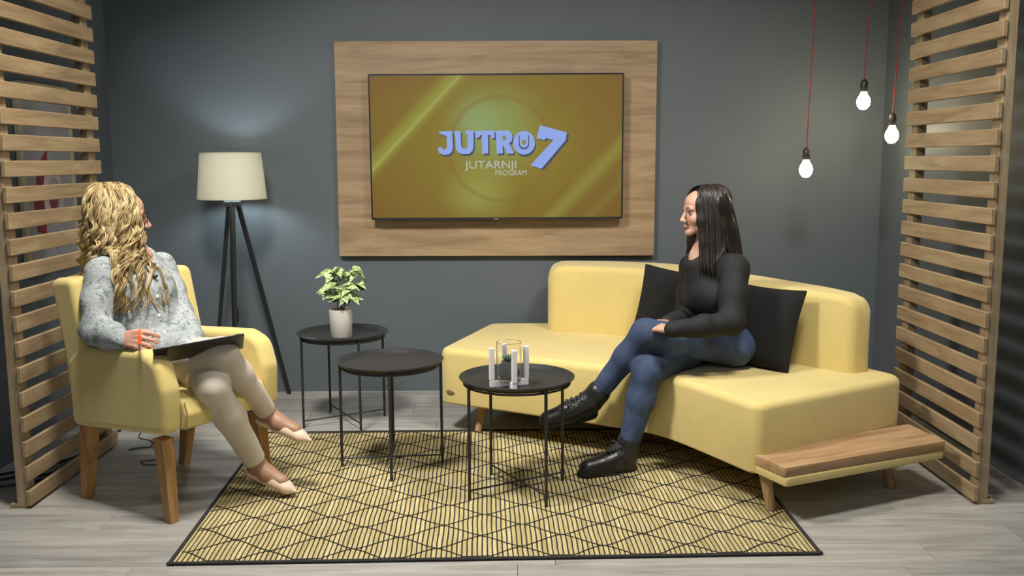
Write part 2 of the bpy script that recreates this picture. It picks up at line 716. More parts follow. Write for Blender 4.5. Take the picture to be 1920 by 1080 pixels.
PW, PL = 0.156, 1.24
pv, pf = box_geo((PL - .0012, PW - .0012, .008), .0008)
plank_me = None
row = 0
y = WY1 - PW / 2
while y > 1.6:
    x = WX0 - random.random() * PL
    while x < WX1:
        a, b = max(x, WX0), min(x + PL, WX1)
        if b - a > 0.05:
            if plank_me is None:
                o = mk('plank', pv, pf, M['plank'], floor, 0, local=True)
                plank_me = o.data
            else:
                o = link(bpy.data.objects.new('plank', plank_me), floor)
            o.location = ((a + b) / 2, y, -0.004)
            o.scale = ((b - a) / PL, 1, 1)
        x += PL
    y -= PW
    row += 1
# unseen floor towards the camera
mk('plank', *box_geo((WX1 - WX0, y + PW / 2 - WY0, .008)), M['plank'], floor, 0, local=True).location = (
    (WX0 + WX1) / 2, (y + PW / 2 + WY0) / 2, -0.004)


# ------------------------------------------------------------------ slatted screens
def screen(label, x_in, y0, y1, side, group='slatted wooden screens'):
    """side +1: slats face +x (left screen), -1: slats face -x (right screen)"""
    t = thing('slatted_screen', label, 'screen', (x_in - side * .03, (y0 + y1) / 2, 0))
    H = 2.30
    yl = y1 - y0
    me = None
    z = 0.011
    while z + .06 < H:
        if me is None:
            o = mk('slat', *box_geo((.018, yl, .0595), .0025), M['slat'], t, 30, local=True)
            me = o.data
        else:
            o = link(bpy.data.objects.new('slat', me), t)
        o.location = (side * .021, random.uniform(-.002, .002), z + .03)
        z += .0948
    me = None
    for yy in (-yl / 2 + .04, yl / 2 - .045):
        if me is None:
            o = mk('post', *box_geo((.040, .062, H), .002), M['post'], t, 30, local=True)
            me = o.data
        else:
            o = link(bpy.data.objects.new('post', me), t)
        o.location = (side * -.008, yy, H / 2)
    g = G().box((side * -.030, 0, .009), (.05, yl * .98, .017), bev=.002)
    g.mk('foot_board', M['slat'], t, 30, local=True)
    return t


screen('slatted oak screen standing on the floor behind the yellow armchair', -1.818, 3.44, 4.245, 1)
screen('slatted oak screen standing on the floor beside the yellow sofa shelf', 1.732, 3.43, 4.22, -1)

# ------------------------------------------------------------------ poster on the left wall
po = thing('poster', 'grey poster with dull red and white shapes hanging behind slatted screen', 'poster', (WX0 + .012, 4.49, .9))
px0 = WX0 + .001
g = G().box((px0 + .006, 4.49, 1.22), (.012, .48, .84))
g.mk('panel', M['poster_grey'], po, 0)
for yy in (4.25, 4.735):
    G().box((px0 + .012, yy, 1.22), (.024, .03, .86), bev=.003).mk('frame', M['cream_frame'], po, 30)
for zz in (.80, 1.64):
    G().box((px0 + .012, 4.4925, zz), (.024, .455, .03), bev=.003).mk('frame', M['cream_frame'], po, 30)
XP = px0 + .0135
sh = [(4.36, .98), (4.44, .96), (4.46, 1.12), (4.50, 1.36), (4.44, 1.32), (4.38, 1.22), (4.34, 1.1)]
mk('red_shape', [(XP, a, b) for a, b in sh], [list(range(len(sh)))], M['poster_red'], po, 0)
n = 40
v = []
for r in (.075, .125):
    v += [(XP + .001, 4.53 + r * .8 * math.cos(2 * PI * k / n), 1.14 + r * 1.15 * math.sin(2 * PI * k / n)) for k in range(n)]
mk('ring_shape', v, [[k, (k + 1) % n, n + (k + 1) % n, n + k] for k in range(n)], M['poster_pink'], po, 0)
mk('red_spot', [(XP + .001, 4.53 + .042 * math.cos(2 * PI * k / 24), 1.13 + .06 * math.sin(2 * PI * k / 24)) for k in range(24)],
   [list(range(24))], M['poster_red'], po, 0)

# ------------------------------------------------------------------ wooden board and television
bd = G().box((-.082, WY1 - .02, 1.349), (1.737, .036, 1.160), R=[[1, 0, .003], [0, 1, 0], [-.003, 0, 1]], bev=.002)
tag(bd.mk('wooden_board', M['board'], smooth=30), 'large oak veneer board mounted on the grey back wall behind the television', 'board')

TVY = WY1 - .105
tv = thing('television', 'wide flat television with golden screen mounted on the oak board', 'television', (-.079, WY1 - .04, .97))
SCX, SCZ, SW, SH = -.079, 1.364, 1.345, .755
G().box((SCX, TVY + .012, SCZ), (SW + .018, .022, SH + .020), bev=.004).mk('bezel', M['black_plastic'], tv, 30)
G().box((SCX, TVY + .040, SCZ - .05), (SW * .8, .036, SH * .75), bev=.006).mk('back_housing', M['black_plastic'], tv, 30)
G().box((SCX, TVY - .001, SCZ - SH / 2 - .007), (SW * .97, .006, .009), bev=.001).mk('chin_bar', M['black_metal'], tv, 30)
G().box((SCX - .005, TVY - .004, SCZ - SH / 2 - .009), (.024, .006, .009), bev=.001).mk('logo_tab', M['metal'], tv, 30)


def m_screen():
    m = NT('screen_picture')
    tc = m.n('ShaderNodeTexCoord')
    sp = m.n('ShaderNodeSeparateXYZ')
    m.l(tc.outputs['Object'], sp.inputs[0])
    X, Z = sp.outputs[0], sp.outputs[2]
    nz = m.noise(m.coords((1, 1, 1)), 3.2, 4, 0.6, 1.0)
    # broad colour: olive centre, brown corners
    d2 = m.math('SQRT', m.math('ADD', m.math('POWER', m.math('MULTIPLY', X, 1.0), 2.0), m.math('POWER', m.math('MULTIPLY', Z, 1.5), 2.0)))
    base = m.ramp(m.math('ADD', d2, m.math('MULTIPLY', m.math('SUBTRACT', nz, 0.5), 0.35)),
                  [(0.10, lin(142, 128, 46)), (0.45, lin(132, 112, 42)), (0.85, lin(122, 92, 42))])
    # diagonal beams
    def beam(off, w, skew=0.96):
        q = m.math('SUBTRACT', m.math('SUBTRACT', m.math('MULTIPLY', X, 0.72), m.math('MULTIPLY', Z, skew * 0.72)), off)
        q = m.math('ABSOLUTE', q)
        mr = m.n('ShaderNodeMapRange', interpolation_type='SMOOTHSTEP')
        mr.inputs[1].default_value = 0.0
        mr.inputs[2].default_value = w
        mr.inputs[3].default_value = 1.0
        mr.inputs[4].default_value = 0.0
        m.l(q, mr.inputs[0])
        return mr.outputs[0]
    c = m.mix(m.math('MULTIPLY', beam(-.415, .075), 0.75), base, lin(150, 152, 66))
    c = m.mix(m.math('MULTIPLY', beam(-.400, .018), 0.55), c, lin(170, 178, 96))
    c = m.mix(m.math('MULTIPLY', beam(.475, .065), 0.7), c, lin(146, 140, 62))
    c = m.mix(m.math('MULTIPLY', beam(.62, .04), 0.35), c, lin(140, 130, 58))
    # glow behind the lettering
    def blob(cx, cz, r, sx=1.0):
        a = m.math('POWER', m.math('MULTIPLY', m.math('SUBTRACT', X, cx), sx), 2.0)
        b = m.math('POWER', m.math('SUBTRACT', Z, cz), 2.0)
        d = m.math('SQRT', m.math('ADD', a, b))
        mr = m.n('ShaderNodeMapRange', interpolation_type='SMOOTHSTEP')
        mr.inputs[1].default_value = 0.0
        mr.inputs[2].default_value = r
        mr.inputs[3].default_value = 1.0
        mr.inputs[4].default_value = 0.0
        m.l(d, mr.inputs[0])
        return mr.outputs[0], d
    f, d = blob(-.02, .10, .34)
    c = m.mix(m.math('MULTIPLY', f, 0.85), c, lin(138, 158, 92))
    f, _ = blob(-.10, .13, .17)
    c = m.mix(m.math('MULTIPLY', f, 0.6), c, lin(140, 168, 116))
    f, _ = blob(-.10, -.25, .20, 0.8)
    c = m.mix(m.math('MULTIPLY', f, 0.6), c, lin(160, 168, 86))
    _, d = blob(.02, -.01, .3)
    rg = m.math('ABSOLUTE', m.math('SUBTRACT', d, .275))
    mr = m.n('ShaderNodeMapRange', interpolation_type='SMOOTHSTEP')
    mr.inputs[2].default_value = .022
    mr.inputs[3].default_value = 0.45
    mr.inputs[4].default_value = 0.0
    m.l(rg, mr.inputs[0])
    c = m.mix(mr.outputs[0], c, lin(132, 104, 48))
    m.b.inputs['Base Color'].default_value = (0.015, 0.013, 0.008, 1)
    m.set(Roughness=0.4)
    m.b.inputs['Specular IOR Level'].default_value = 0.12
    m.l(c, m.b.inputs['Emission Color'])
    m.b.inputs['Emission Strength'].default_value = 1.6
    return m.m


M['screen'] = m_screen()
scr = mk('screen', *box_geo((SW, .002, SH)), M['screen'], tv, 0, local=True)
scr.location = Vector((SCX, TVY, SCZ)) - tv.location
M['letter'] = emit('blue_letters', lin(132, 158, 224), 1.75)
M['letter_dark'] = emit('letter_edge', lin(52, 58, 84), 1.4)
M['letter_pale'] = emit('pale_letters', lin(190, 192, 186), 1.5)
SO = np.array(scr.location) + np.array(tv.location)


def text(name, body, x, z, height, width, mat, y, off=0.0, shear=0.0, rot=0.0):
    cu = bpy.data.curves.new(name, 'FONT')
    cu.body = body
    cu.size = 1.0
    cu.offset = off
    cu.shear = shear
    cu.extrude = 0.0004
    o = bpy.data.objects.new(name, cu)
    C.objects.link(o)
    dg = bpy.context.evaluated_depsgraph_get()
    me = bpy.data.meshes.new_from_object(o.evaluated_get(dg))
    bpy.data.objects.remove(o)
    V = np.array([v.co for v in me.vertices])
    F = [list(p.vertices) for p in me.polygons]
    bpy.data.meshes.remove(me)
    lo, hi = V.min(0), V.max(0)
    V[:, 0] = (V[:, 0] - lo[0]) / (hi[0] - lo[0]) * width
    V[:, 1] = (V[:, 1] - lo[1]) / (hi[1] - lo[1]) * height
    R = np.array([[math.cos(rot), -math.sin(rot)], [math.sin(rot), math.cos(rot)]])
    xy = (V[:, :2] - np.array((width / 2, height / 2))) @ R.T
    W = np.stack([x + xy[:, 0], y - V[:, 2], z + xy[:, 1]], 1)
    return W, F


def put_text(name, body, x, z, h, w, mat, depth=.002, **kw):
    W, F = text(name, body, SCX + x, SCZ + z, h, w, mat, TVY - depth, **kw)
    return mk(name, W, F, mat, tv, 0)


# px -> metres on the screen: 1171-690 px = 1.363 m, centre (931, 274.5)
S_ = 1.363 / 481


def sp(px, py):
    return (px - 931) * S_, (274.5 - py) * S_


LET = {
    'J': [(145, 160), (305, 155), (308, 350), (298, 400), (262, 432), (190, 440), (138, 412), (128, 350), (175, 345), (184, 368), (204, 376), (228, 366), (236, 340), (236, 218), (150, 182)],
    'U': [(325, 160), (405, 155), (410, 338), (428, 365), (468, 366), (486, 346), (490, 200), (470, 190), (468, 150), (562, 150), (560, 340), (545, 398), (502, 430), (420, 432), (370, 410), (345, 368), (340, 210), (328, 195)],
    'T': [(578, 155), (815, 150), (815, 240), (775, 240), (760, 205), (736, 205), (736, 425), (664, 430), (660, 205), (640, 205), (628, 236), (586, 236)],
    'R': [(830, 155), (980, 150), (1020, 180), (1035, 230), (1018, 285), (990, 306), (1045, 405), (1040, 430), (965, 430), (920, 330), (912, 330), (914, 425), (840, 430)]}


def flat_poly(pts, dx, dz, mat, depth, name='lettering'):
    v = [(SCX + sp(800 + a / 6.4, 220 + b / 6.4)[0] + dx, TVY - depth, SCZ + sp(800 + a / 6.4, 220 + b / 6.4)[1] + dz) for a, b in pts]
    res = geometry.delaunay_2d_cdt([Vector((p[0], p[2])) for p in v], [], [list(range(len(v)))], 1, 1e-7)
    return mk(name, [(p[0], TVY - depth, p[1]) for p in res[0]], [list(t) for t in res[2]], mat, tv, 0)


M['hole'] = emit('screen_behind_letters', lin(130, 138, 62), 1.5)
for ch_, pts in LET.items():
    flat_poly(pts, .008, -.010, M['letter_dark'], .002)
    flat_poly(pts, 0, 0, M['letter'], .0034)
flat_poly([(910, 212), (945, 212), (960, 238), (950, 268), (910, 274)], 0, 0, M['hole'], .0042)


def ellipse_ring(name, cx, cz, ro, ri, sx, mat, depth, n=40):
    v = []
    for r in (ri, ro):
        v += [(SCX + cx + r * sx * math.cos(2 * PI * k / n), TVY - depth, SCZ + cz + r * math.sin(2 * PI * k / n)) for k in range(n)]
    f = [[k, (k + 1) % n, n + (k + 1) % n, n + k][::-1] for k in range(n)]
    return mk(name, v, f, mat, tv, 0)


ox, oz = sp(983, 267)
ellipse_ring('lettering', ox + .006, oz - .010, .064, .030, .92, M['letter_dark'], .0020)
ellipse_ring('lettering', ox, oz, .062, .018, .95, M['letter'], .0034)
put_text('lettering', 'U', ox, oz + .003, .074, .056, M['letter_dark'], .0042, off=.045)
put_text('lettering', 'U', ox, oz + .008, .066, .046, M['letter'], .0050, off=.040)


def poly7(dx, dz, mat, depth, name='lettering'):
    pts = [(1013, 234), (1064, 248), (1062, 262), (1016, 316), (995, 309), (1039, 262), (1024, 258), (1022, 262), (1007, 258)]
    v = [(SCX + sp(*p)[0] + dx, TVY - depth, SCZ + sp(*p)[1] + dz) for p in pts]
    return mk(name, v, [list(range(len(v)))[::-1]], mat, tv, 0)


poly7(.012, -.008, M['letter_dark'], .0020)
poly7(0, 0, M['letter'], .0034)
cx, cz = sp(919, 310)
put_text('lettering', 'JUTARNJI', cx, cz, 19 * S_, 98 * S_, M['letter_pale'], .003)
cx, cz = sp(958, 323)
put_text('lettering', 'PROGRAM', cx, cz, 10 * S_, 59 * S_, M['letter_pale'], .003)

# ------------------------------------------------------------------ floor lamp
LX, LY = -1.462, 4.99
lamp = thing('floor_lamp', 'tripod floor lamp with black legs and cream tapered shade by the back wall', 'lamp', (LX, LY, 0))
prof = [(.177, 1.100), (.1555, 1.340), (.1535, 1.340), (.175, 1.100)]
v, f = lathe_geo(prof + [prof[0]], 56)
f = [q for q in f if len(q) == 4]
mk('lamp_shade', np.array(v) + np.array((LX, LY, 0)), f, M['shade'], lamp, 40)
for z, r in ((1.101, .176), (1.339, .1545)):
    a = np.linspace(0, 2 * PI, 57)[:-1]
    G().tube([(LX + r * math.cos(t), LY + r * math.sin(t), z) for t in a], .0025, 6, True).mk('shade_ring', M['shade'], lamp)
for fx, fy in ((-1.252, 5.20), (-1.655, 5.13), (-1.415, 4.74)):
    d = np.array((fx - LX, fy - LY))
    d = d / np.linalg.norm(d)
    top = (LX + d[0] * .028, LY + d[1] * .028, 1.085)
    P = np.array([top, (fx, fy, 0.0)])
    vv, ff = tube_geo(P, [.016, .0125], 4)
    mk('leg', vv, ff, M['black_wood'], lamp, 0)
G().lathe([(.0, 1.06), (.045, 1.06), (.047, 1.072), (.047, 1.085), (.0, 1.086)], (LX, LY, 0), 24).mk('hub', M['black_wood'], lamp)
G().lathe([(.0, 1.086), (.040, 1.086), (.044, 1.094), (.040, 1.102), (.0, 1.104)], (LX, LY, 0), 24).mk('light_collar', M['led'], lamp)
G().lathe([(.0, 1.105), (.018, 1.105), (.018, 1.15), (.0, 1.152)], (LX, LY, 0), 20).mk('socket', M['white_paint'], lamp)
bs = [(.0, 1.150), (.014, 1.152), (.028, 1.180), (.031, 1.205), (.024, 1.23), (.0, 1.242)]
M['lamp_bulb'] = emit('cool_bulb', (0.80, 0.92, 1.0, 1), 300)
G().lathe(bs, (LX, LY, 0), 24).mk('bulb', M['lamp_bulb'], lamp)
cp = spline([(LX + .01, LY - .02, 1.07), (LX + .012, LY - .04, .8), (LX + .005, LY - .05, .5), (LX, LY - .03, .2), (LX - .03, LY + .02, .012), (LX - .12, LY + .1, .006), (LX - .2, WY1 - .01, .006)], 6)
cd = G().tube(cp, .0035, 6).mk('cord', M['black_plastic'], lamp)
G().box((LX + .006, LY - .052, .49), (.030, .022, .085), bev=.008).mk('cord_switch', M['black_plastic'], lamp, 40)

# ------------------------------------------------------------------ rug
FL, FR, BL, BR = np.array((-1.115, 2.93)), np.array((1.012, 2.987)), np.array((-1.184, 4.415)), np.array((.995, 4.46))
rug = thing('woven_rug', 'cream woven rug with black lines and lattice pattern under the tray tables', 'rug', (0, 3.7, 0))


def rp(a, b):
    """point of the rug: a across, b from front to back"""
    return (FL * (1 - a) + FR * a) * (1 - b) + (BL * (1 - a) + BR * a) * b


def rz(x, y):
    return .0012 * math.sin(7 * x + 1.0) * math.sin(6 * y)


nb = 24
NS = 126
v = [(*rp(a, b), .001 + (.0025 if k else 0)) for k in (0, 1) for a, b in ((0, 0), (1, 0), (1, 1), (0, 1))]
mk('backing', v, [(3, 2, 1, 0), (4, 5, 6, 7), (0, 1, 5, 4), (1, 2, 6, 5), (2, 3, 7, 6), (3, 0, 4, 7)], M['rug_black'], rug, 0)
for i in range(NS):
    a0, a1 = (i + .15) / NS, (i + .85) / NS
    v, f = [], []
    for k in range(nb + 1):
        b = .006 + .988 * k / nb
        wob = .0010 * math.sin(b * 52 + i * .12) + .0006 * math.sin(b * 23 + i * .31)
        p, q = rp(a0, b), rp(a1, b)
        v += [(p[0] + wob, p[1], .003), (p[0] + wob, p[1], .0062), (q[0] + wob, q[1], .0062), (q[0] + wob, q[1], .003)]
        if k:
            m0, m1 = (k - 1) * 4, k * 4
            f += [(m0 + j, m1 + j, m1 + j + 1, m0 + j + 1) for j in range(3)]
    f += [(0, 1, 2, 3), (nb * 4 + 3, nb * 4 + 2, nb * 4 + 1, nb * 4)]
    f = [q[::-1] for q in f]
    mk('strip', v, f, M['rug'], rug, 30)
for r in range(16):
    pts = []
    for k in range(0, 241):
        x = -1.2 + 2.3 * k / 240
        ph = (x + .818 - .004 * r) / .28 * 2 * PI
        s = math.cos(ph)
        s = .55 * math.asin(max(-1, min(1, s))) * 2 / PI + .45 * s
        yy = 2.996 + .0985 * r + .0492 * s * (1 if r % 2 == 0 else -1) + .026 * (x + .1) + .004 * math.sin(9 * x + r)
        t = (yy - 2.93 - .027 * (x + 1.1)) / 1.48
        xl, xr = -1.115 - .069 * t + .012, 1.012 - .017 * t - .012
        if xl < x < xr and .008 < t < .992:
            pts.append((x, yy, .0066))
    if len(pts) > 3:
        mk('lattice_yarn', *tube_geo(pts, .0025, 5), M['rug_black'], rug, 60)
for p, q in (((0, 0), (1, 0)), ((1, 0), (1, 1)), ((1, 1), (0, 1)), ((0, 1), (0, 0))):
    A, B = rp(*p), rp(*q)
    pts = [(*(A * (1 - t) + B * t), .006) for t in np.linspace(-.004, 1.004, 40)]
    vv, ff = tube_geo(pts, .0080, 8)
    vv = np.array(vv); vv[:, 2] = .007 + (vv[:, 2] - .006) * .5
    mk('border', vv, ff, M['rug_black'], rug, 60)

# ------------------------------------------------------------------ sofa
sofa = thing('corner_sofa', 'long angled yellow velvet sofa with wooden side shelf on the rug edge', 'sofa', (.7, 4.3, 0))
ZB, ZS = .143, .412
front = [(-.348, 4.437), (.0, 4.245), (.30, 4.075), (.50, 3.955), (.60, 3.875), (.68, 3.76), (.78, 3.57), (.888, 3.352)]
back = [(1.618, 3.80), (1.52, 3.905), (1.42, 4.23), (1.19, 4.62), (.88, 4.97), (.60, 5.09), (.2, 5.13), (-.125, 5.13)]
fr = spline(front, 5)
bk = spline(back[1:], 4)
fr = np.delete(fr, [1, 2, len(fr) - 3, len(fr) - 2], 0)
out = np.vstack([fr, [back[0]], np.delete(bk, [0, 1, len(bk) - 2, len(bk) - 3], 0)])
rad = [0] * len(out)
rad[0] = .06; rad[len(fr) - 1] = .05; rad[len(fr)] = .08; rad[-1] = .06
out = round_poly(out, rad)
v, f = prism_geo(out, ZB, ZS, .032, .012, 6)
seat = mk('seat', v, f, M['sofa'], sofa, 45)
# seam around the top edge
sm = inset(out, .004)
G().tube([(p[0], p[1], ZS - .030) for p in sm[:len(fr) + 20]], .0028, 6).mk('seam', M['sofa_seam'], sofa)
bf = spline([(.185, 4.86), (.40, 4.79), (.60, 4.69), (.86, 4.46), (1.06, 4.22), (1.23, 4.03), (1.392, 3.842)], 6)
bb = spline([(1.505, 3.885), (1.43, 4.14), (1.30, 4.36), (1.14, 4.60), (.90, 4.88), (.62, 5.04), (.36, 5.10), (.20, 5.10)], 6)
bf = np.delete(bf, [1, 2, len(bf) - 3, len(bf) - 2], 0)
bb = np.delete(bb, [1, 2, len(bb) - 3, len(bb) - 2], 0)
bo = np.vstack([bf, bb])
rad = [0] * len(bo)
rad[0] = .07; rad[len(bf) - 1] = .056; rad[len(bf)] = .056; rad[-1] = .07
bo = round_poly(bo, rad)
v, f = prism_geo(bo, ZS - .004, .757, .034, .004, 6)
for i in range(len(v)):
    x, yv, z = v[i]
    h = .757
    for e, dr, R_ in (((.185, 4.98), (1.0, -.05), .10), ((1.448, 3.862), (-.62, .78), .085)):
        s = (x - e[0]) * dr[0] + (yv - e[1]) * dr[1]
        if s < R_:
            s = max(s, 0)
            h = min(h, .757 - (R_ - math.sqrt(max(0, R_ ** 2 - (R_ - s) ** 2))) * .75)
    sl = max(0, x - .85) * .045
    h -= sl
    v[i][2] = ZS - .004 + (z - ZS + .004) * (h - ZS + .004) / (.757 - ZS + .004)
mk('backrest', v, f, M['sofa'], sofa, 45)
# shelf at the right end
P1, P2, Q2, Q1 = (.962, 3.222), (1.662, 3.540), (1.622, 3.800), (.872, 3.425)
v, f = prism_geo(round_poly([Q1, P1, P2, Q2], .012, 4), .146, .180, .006, .006, 3)
mk('shelf_base', v, f, M['sofa'], sofa, 45)
e = np.array((.909, .416))
o = G()
v, f = prism_geo(round_poly([(Q1[0] + .004, Q1[1] - .012), (P1[0] - .002, P1[1] + .004), (P2[0] + .004, P2[1] + .0), (Q2[0], Q2[1] - .02)], .007, 3), .180, .2165, .0025, .001, 2)
vl = (v - np.array((.96, 3.22, .18))) @ rotz(math.radians(24.5))
shf = mk('shelf', vl, f, M['shelf'], sofa, 30, local=True)
shf.location = Vector((.96, 3.22, .18)) - sofa.location
shf.rotation_euler = (0, 0, math.radians(24.5))
for top, foot in (((-.135, 4.47), (-.166, 4.415)), ((.935, 3.40), (.955, 3.372)), ((1.47, 3.66), (1.50, 3.625)), ((1.38, 3.98), (1.41, 4.0)), ((.0, 4.98), (-.03, 5.0)), ((.75, 4.45), (.76, 4.46))):
    onrug = -1.1 < foot[0] < .99 and foot[1] < 4.43
    vv, ff = tube_geo([(*top, .147), (*foot, .0064 if onrug else 0)], [.0245, .0165], 20)
    mk('leg', vv, ff, M['sofa_leg'], sofa, 40)
bx = np.array((-.312, 4.402, .200))
g = G()
vv, ff = lathe_geo([(0, 0), (.9, 0), (1.0, .3), (.85, .8), (.6, 1.0), (0, .9)], 24)
vv = np.array(vv) * (.023, .011, .004)
Rb = basis((.866, -.5, 0), (-.5, -.866, 0))
g.add(vv @ Rb.T + np.array((-.296, 4.4045, .205)), ff).mk('badge', M['badge'], sofa)


# ------------------------------------------------------------------ cushions
def pillow_geo(w, h, t, n=22):
    v, f = [], []
    for s in (1, -1):
        for i in range(n + 1):
            for j in range(n + 1):
                a, b = -1 + 2 * i / n, -1 + 2 * j / n
                k = max(0, (1 - abs(a) ** 3.2)) ** .55 * max(0, (1 - abs(b) ** 3.2)) ** .55
                px = a * w / 2 * (1 - .06 * (1 - b * b))
                pz = b * h / 2 * (1 - .06 * (1 - a * a))
                wr = .004 * math.sin(a * 7 + b * 4 * s) * k
                v.append((px, s * (t / 2 * k + .003) + wr, pz))
    N = (n + 1) ** 2
    for i in range(n):
        for j in range(n):
            q = [i * (n + 1) + j, (i + 1) * (n + 1) + j, (i + 1) * (n + 1) + j + 1, i * (n + 1) + j + 1]
            f.append(q[::-1]); f.append([k + N for k in q])
    for i in range(n):
        for a, b in (((i) * (n + 1), (i + 1) * (n + 1)), ((i + 1) * (n + 1) + n, i * (n + 1) + n), (i + 1, i), (n * (n + 1) + i, n * (n + 1) + i + 1)):
            f.append([a, b, b + N, a + N][::-1])
    return np.array(v), f


def cushion(label, c, xdir, up, w, h, t):
    v, f = pillow_geo(w, h, t)
    B = basis(xdir, up)
    o = thing('cushion', label, 'cushion', (c[0], c[1], ZS))
    mk('cover', v @ B.T + np.array(c), f, M['black_fabric'], o, 60)
    a = np.linspace(-1, 1, 16)
    e = [(k, -1) for k in a] + [(1, k) for k in a[1:]] + [(k, 1) for k in a[::-1][1:]] + [(-1, k) for k in a[::-1][1:-1]]
    pts = [np.array((p * w / 2 * (1 - .06 * (1 - q * q)), 0, q * h / 2 * (1 - .06 * (1 - p * p)))) @ B.T + np.array(c) for p, q in e]
    G().tube(pts, .0042, 6, True).mk('piping', M['black_fabric'], o, 60)
    return o


cushion('black square cushion leaning on the sofa back beyond the seated woman, nearer the shelf end',
        (1.062, 4.032, .578), (.63, -.70, -.02), (.28, .16, .95), .37, .36, .12)
cushion('black square cushion leaning on the sofa back between the seated woman and the television end',
        (.76, 4.43, .60), (.80, -.50, -.10), (.10, .22, .95), .36, .36, .11)


# ------------------------------------------------------------------ tray tables
def tray_table(label, loc, rot):
    t = thing('tray_table', label, 'table', loc, rot, 'round black tray tables')
    prof = [(.0, .4415), (.192, .4415), (.203, .446), (.214, .458), (.222, .4625), (.2245, .461), (.2235, .457), (.2165, .452), (.206, .440), (.196, .4375), (.0, .4375)]
    G().lathe(prof, n=72).mk('tray', M['tray'], t, 50, local=True)
    fr = G()
    a = np.linspace(0, 2 * PI, 49)[:-1]
    fr.tube([(.205 * math.cos(k), .205 * math.sin(k), .4345) for k in a], .0045, 8, True).mk('ring', M['black_metal'], t, 60, local=True)
    for k in range(4):
        b = k * PI / 2
        c, s = math.cos(b), math.sin(b)
        G().tube([(.211 * c, .211 * s, .444), (.213 * c, .213 * s, .0)], .0062, 10).mk('leg', M['black_metal'], t, 60, local=True)
        G().tube([(.208 * c, .208 * s, .430), (.165 * c, .165 * s, .437)], .004, 8).mk('brace', M['black_metal'], t, 60, local=True)
    for b in (0, PI / 2):
        c, s = math.cos(b), math.sin(b)
        z = .036 if b == 0 else .043
        G().tube([(-.212 * c, -.212 * s, z), (.212 * c, .212 * s, z)], .0038, 8).mk('cross_bar', M['black_metal'], t, 60, local=True)
    return t


RUGZ = .0062
t1 = tray_table('round black tray table holding the glass lantern, nearest the sofa shoes', (.017, 3.603, RUGZ), math.atan2(.217, .372))
t2 = copy_tree(t1)
t2.location = (-.515, 3.927, RUGZ)
t2.rotation_euler = (0, 0, math.atan2(.043, .413))
t2['label'] = 'empty round black tray table between the plant table and the lantern table'
t3 = copy_tree(t1)
t3.location = (-.838, 4.618, 0)
t3.rotation_euler = (0, 0, math.atan2(.199, .338))
t3['label'] = 'round black tray table carrying the potted plant near the back wall'

# ------------------------------------------------------------------ lantern on the near table
TZ = .4415 + RUGZ
hc = np.array((-.013, 3.52))
ha = math.radians(17)
hol = thing('candle_holder', 'white wooden cross shaped holder with four uprights on near tray table', 'holder', (hc[0], hc[1], TZ))
Rh = rotz(ha)
for k, a in enumerate((0, PI / 2)):
    R_ = rotz(ha + a)
    if k == 0:
        g = G().box(np.array((hc[0], hc[1], TZ + .0125)), (.150, .019, .025), R_, .0015)
        g.mk('cross_beam', M['white_paint'], hol, 30)
    else:
        for sgn in (-1, 1):
            g = G().box(np.array((hc[0], hc[1], TZ + .0125)) + R_ @ np.array((sgn * .0425, 0, 0)), (.065, .019, .025), R_, .0015)
            g.mk('cross_beam', M['white_paint'], hol, 30)
for k in range(4):
    a = ha + k * PI / 2
    p = np.array((hc[0] + .068 * math.cos(a), hc[1] + .068 * math.sin(a), TZ + .025 + .0625))
    G().box(p, (.018, .0188, .125), rotz(a), .002).mk('upright', M['white_paint'], hol, 30)
gz = TZ + .0265
gl = G()
v, f = lathe_geo([(.0, 0), (.046, 0), (.0475, .002), (.0475, .142), (.0465, .143), (.0455, .142), (.0455, .004), (.0, .004)], 56)
jar = gl.add(np.array(v) + np.array((hc[0], hc[1], gz)), f).mk('glass_cylinder', M['glass'], None, 20)
tag(jar, 'clear glass cylinder standing inside the white wooden holder', 'glass')
cpz = gz + .0045
cpot = thing('succulent_pot', 'small faceted grey concrete pot with green succulent inside the glass', 'plant', (hc[0], hc[1], cpz))
prof = [(.0, 0), (.031, 0), (.0395, .012), (.040, .022), (.029, .066), (.025, .067), (.024, .058), (.0, .058)]
v, f = lathe_geo(prof, 9)
mk('pot', np.array(v) + np.array((hc[0], hc[1], cpz)), f, M['concrete'], cpot, 0)
G().lathe([(.0, .0565), (.0245, .0585), (.0, .0625)], (hc[0], hc[1], cpz), 20).mk('soil', M['soil'], cpot)
for k in range(22):
    a = k * 2.4
    el = .35 + 1.0 * (k / 22)
    L = .034 - .010 * (k / 22)
    d = np.array((math.cos(a) * math.cos(el), math.sin(a) * math.cos(el), math.sin(el)))
    b = np.array((hc[0], hc[1], cpz + .060))
    pts = [b, b + d * L * .5 + (0, 0, .002), b + d * L + (0, 0, .008)]
    mk('leaf', *tube_geo(pts, [.0035, .0045, .0006], 6), M['succulent'], cpot, 60)

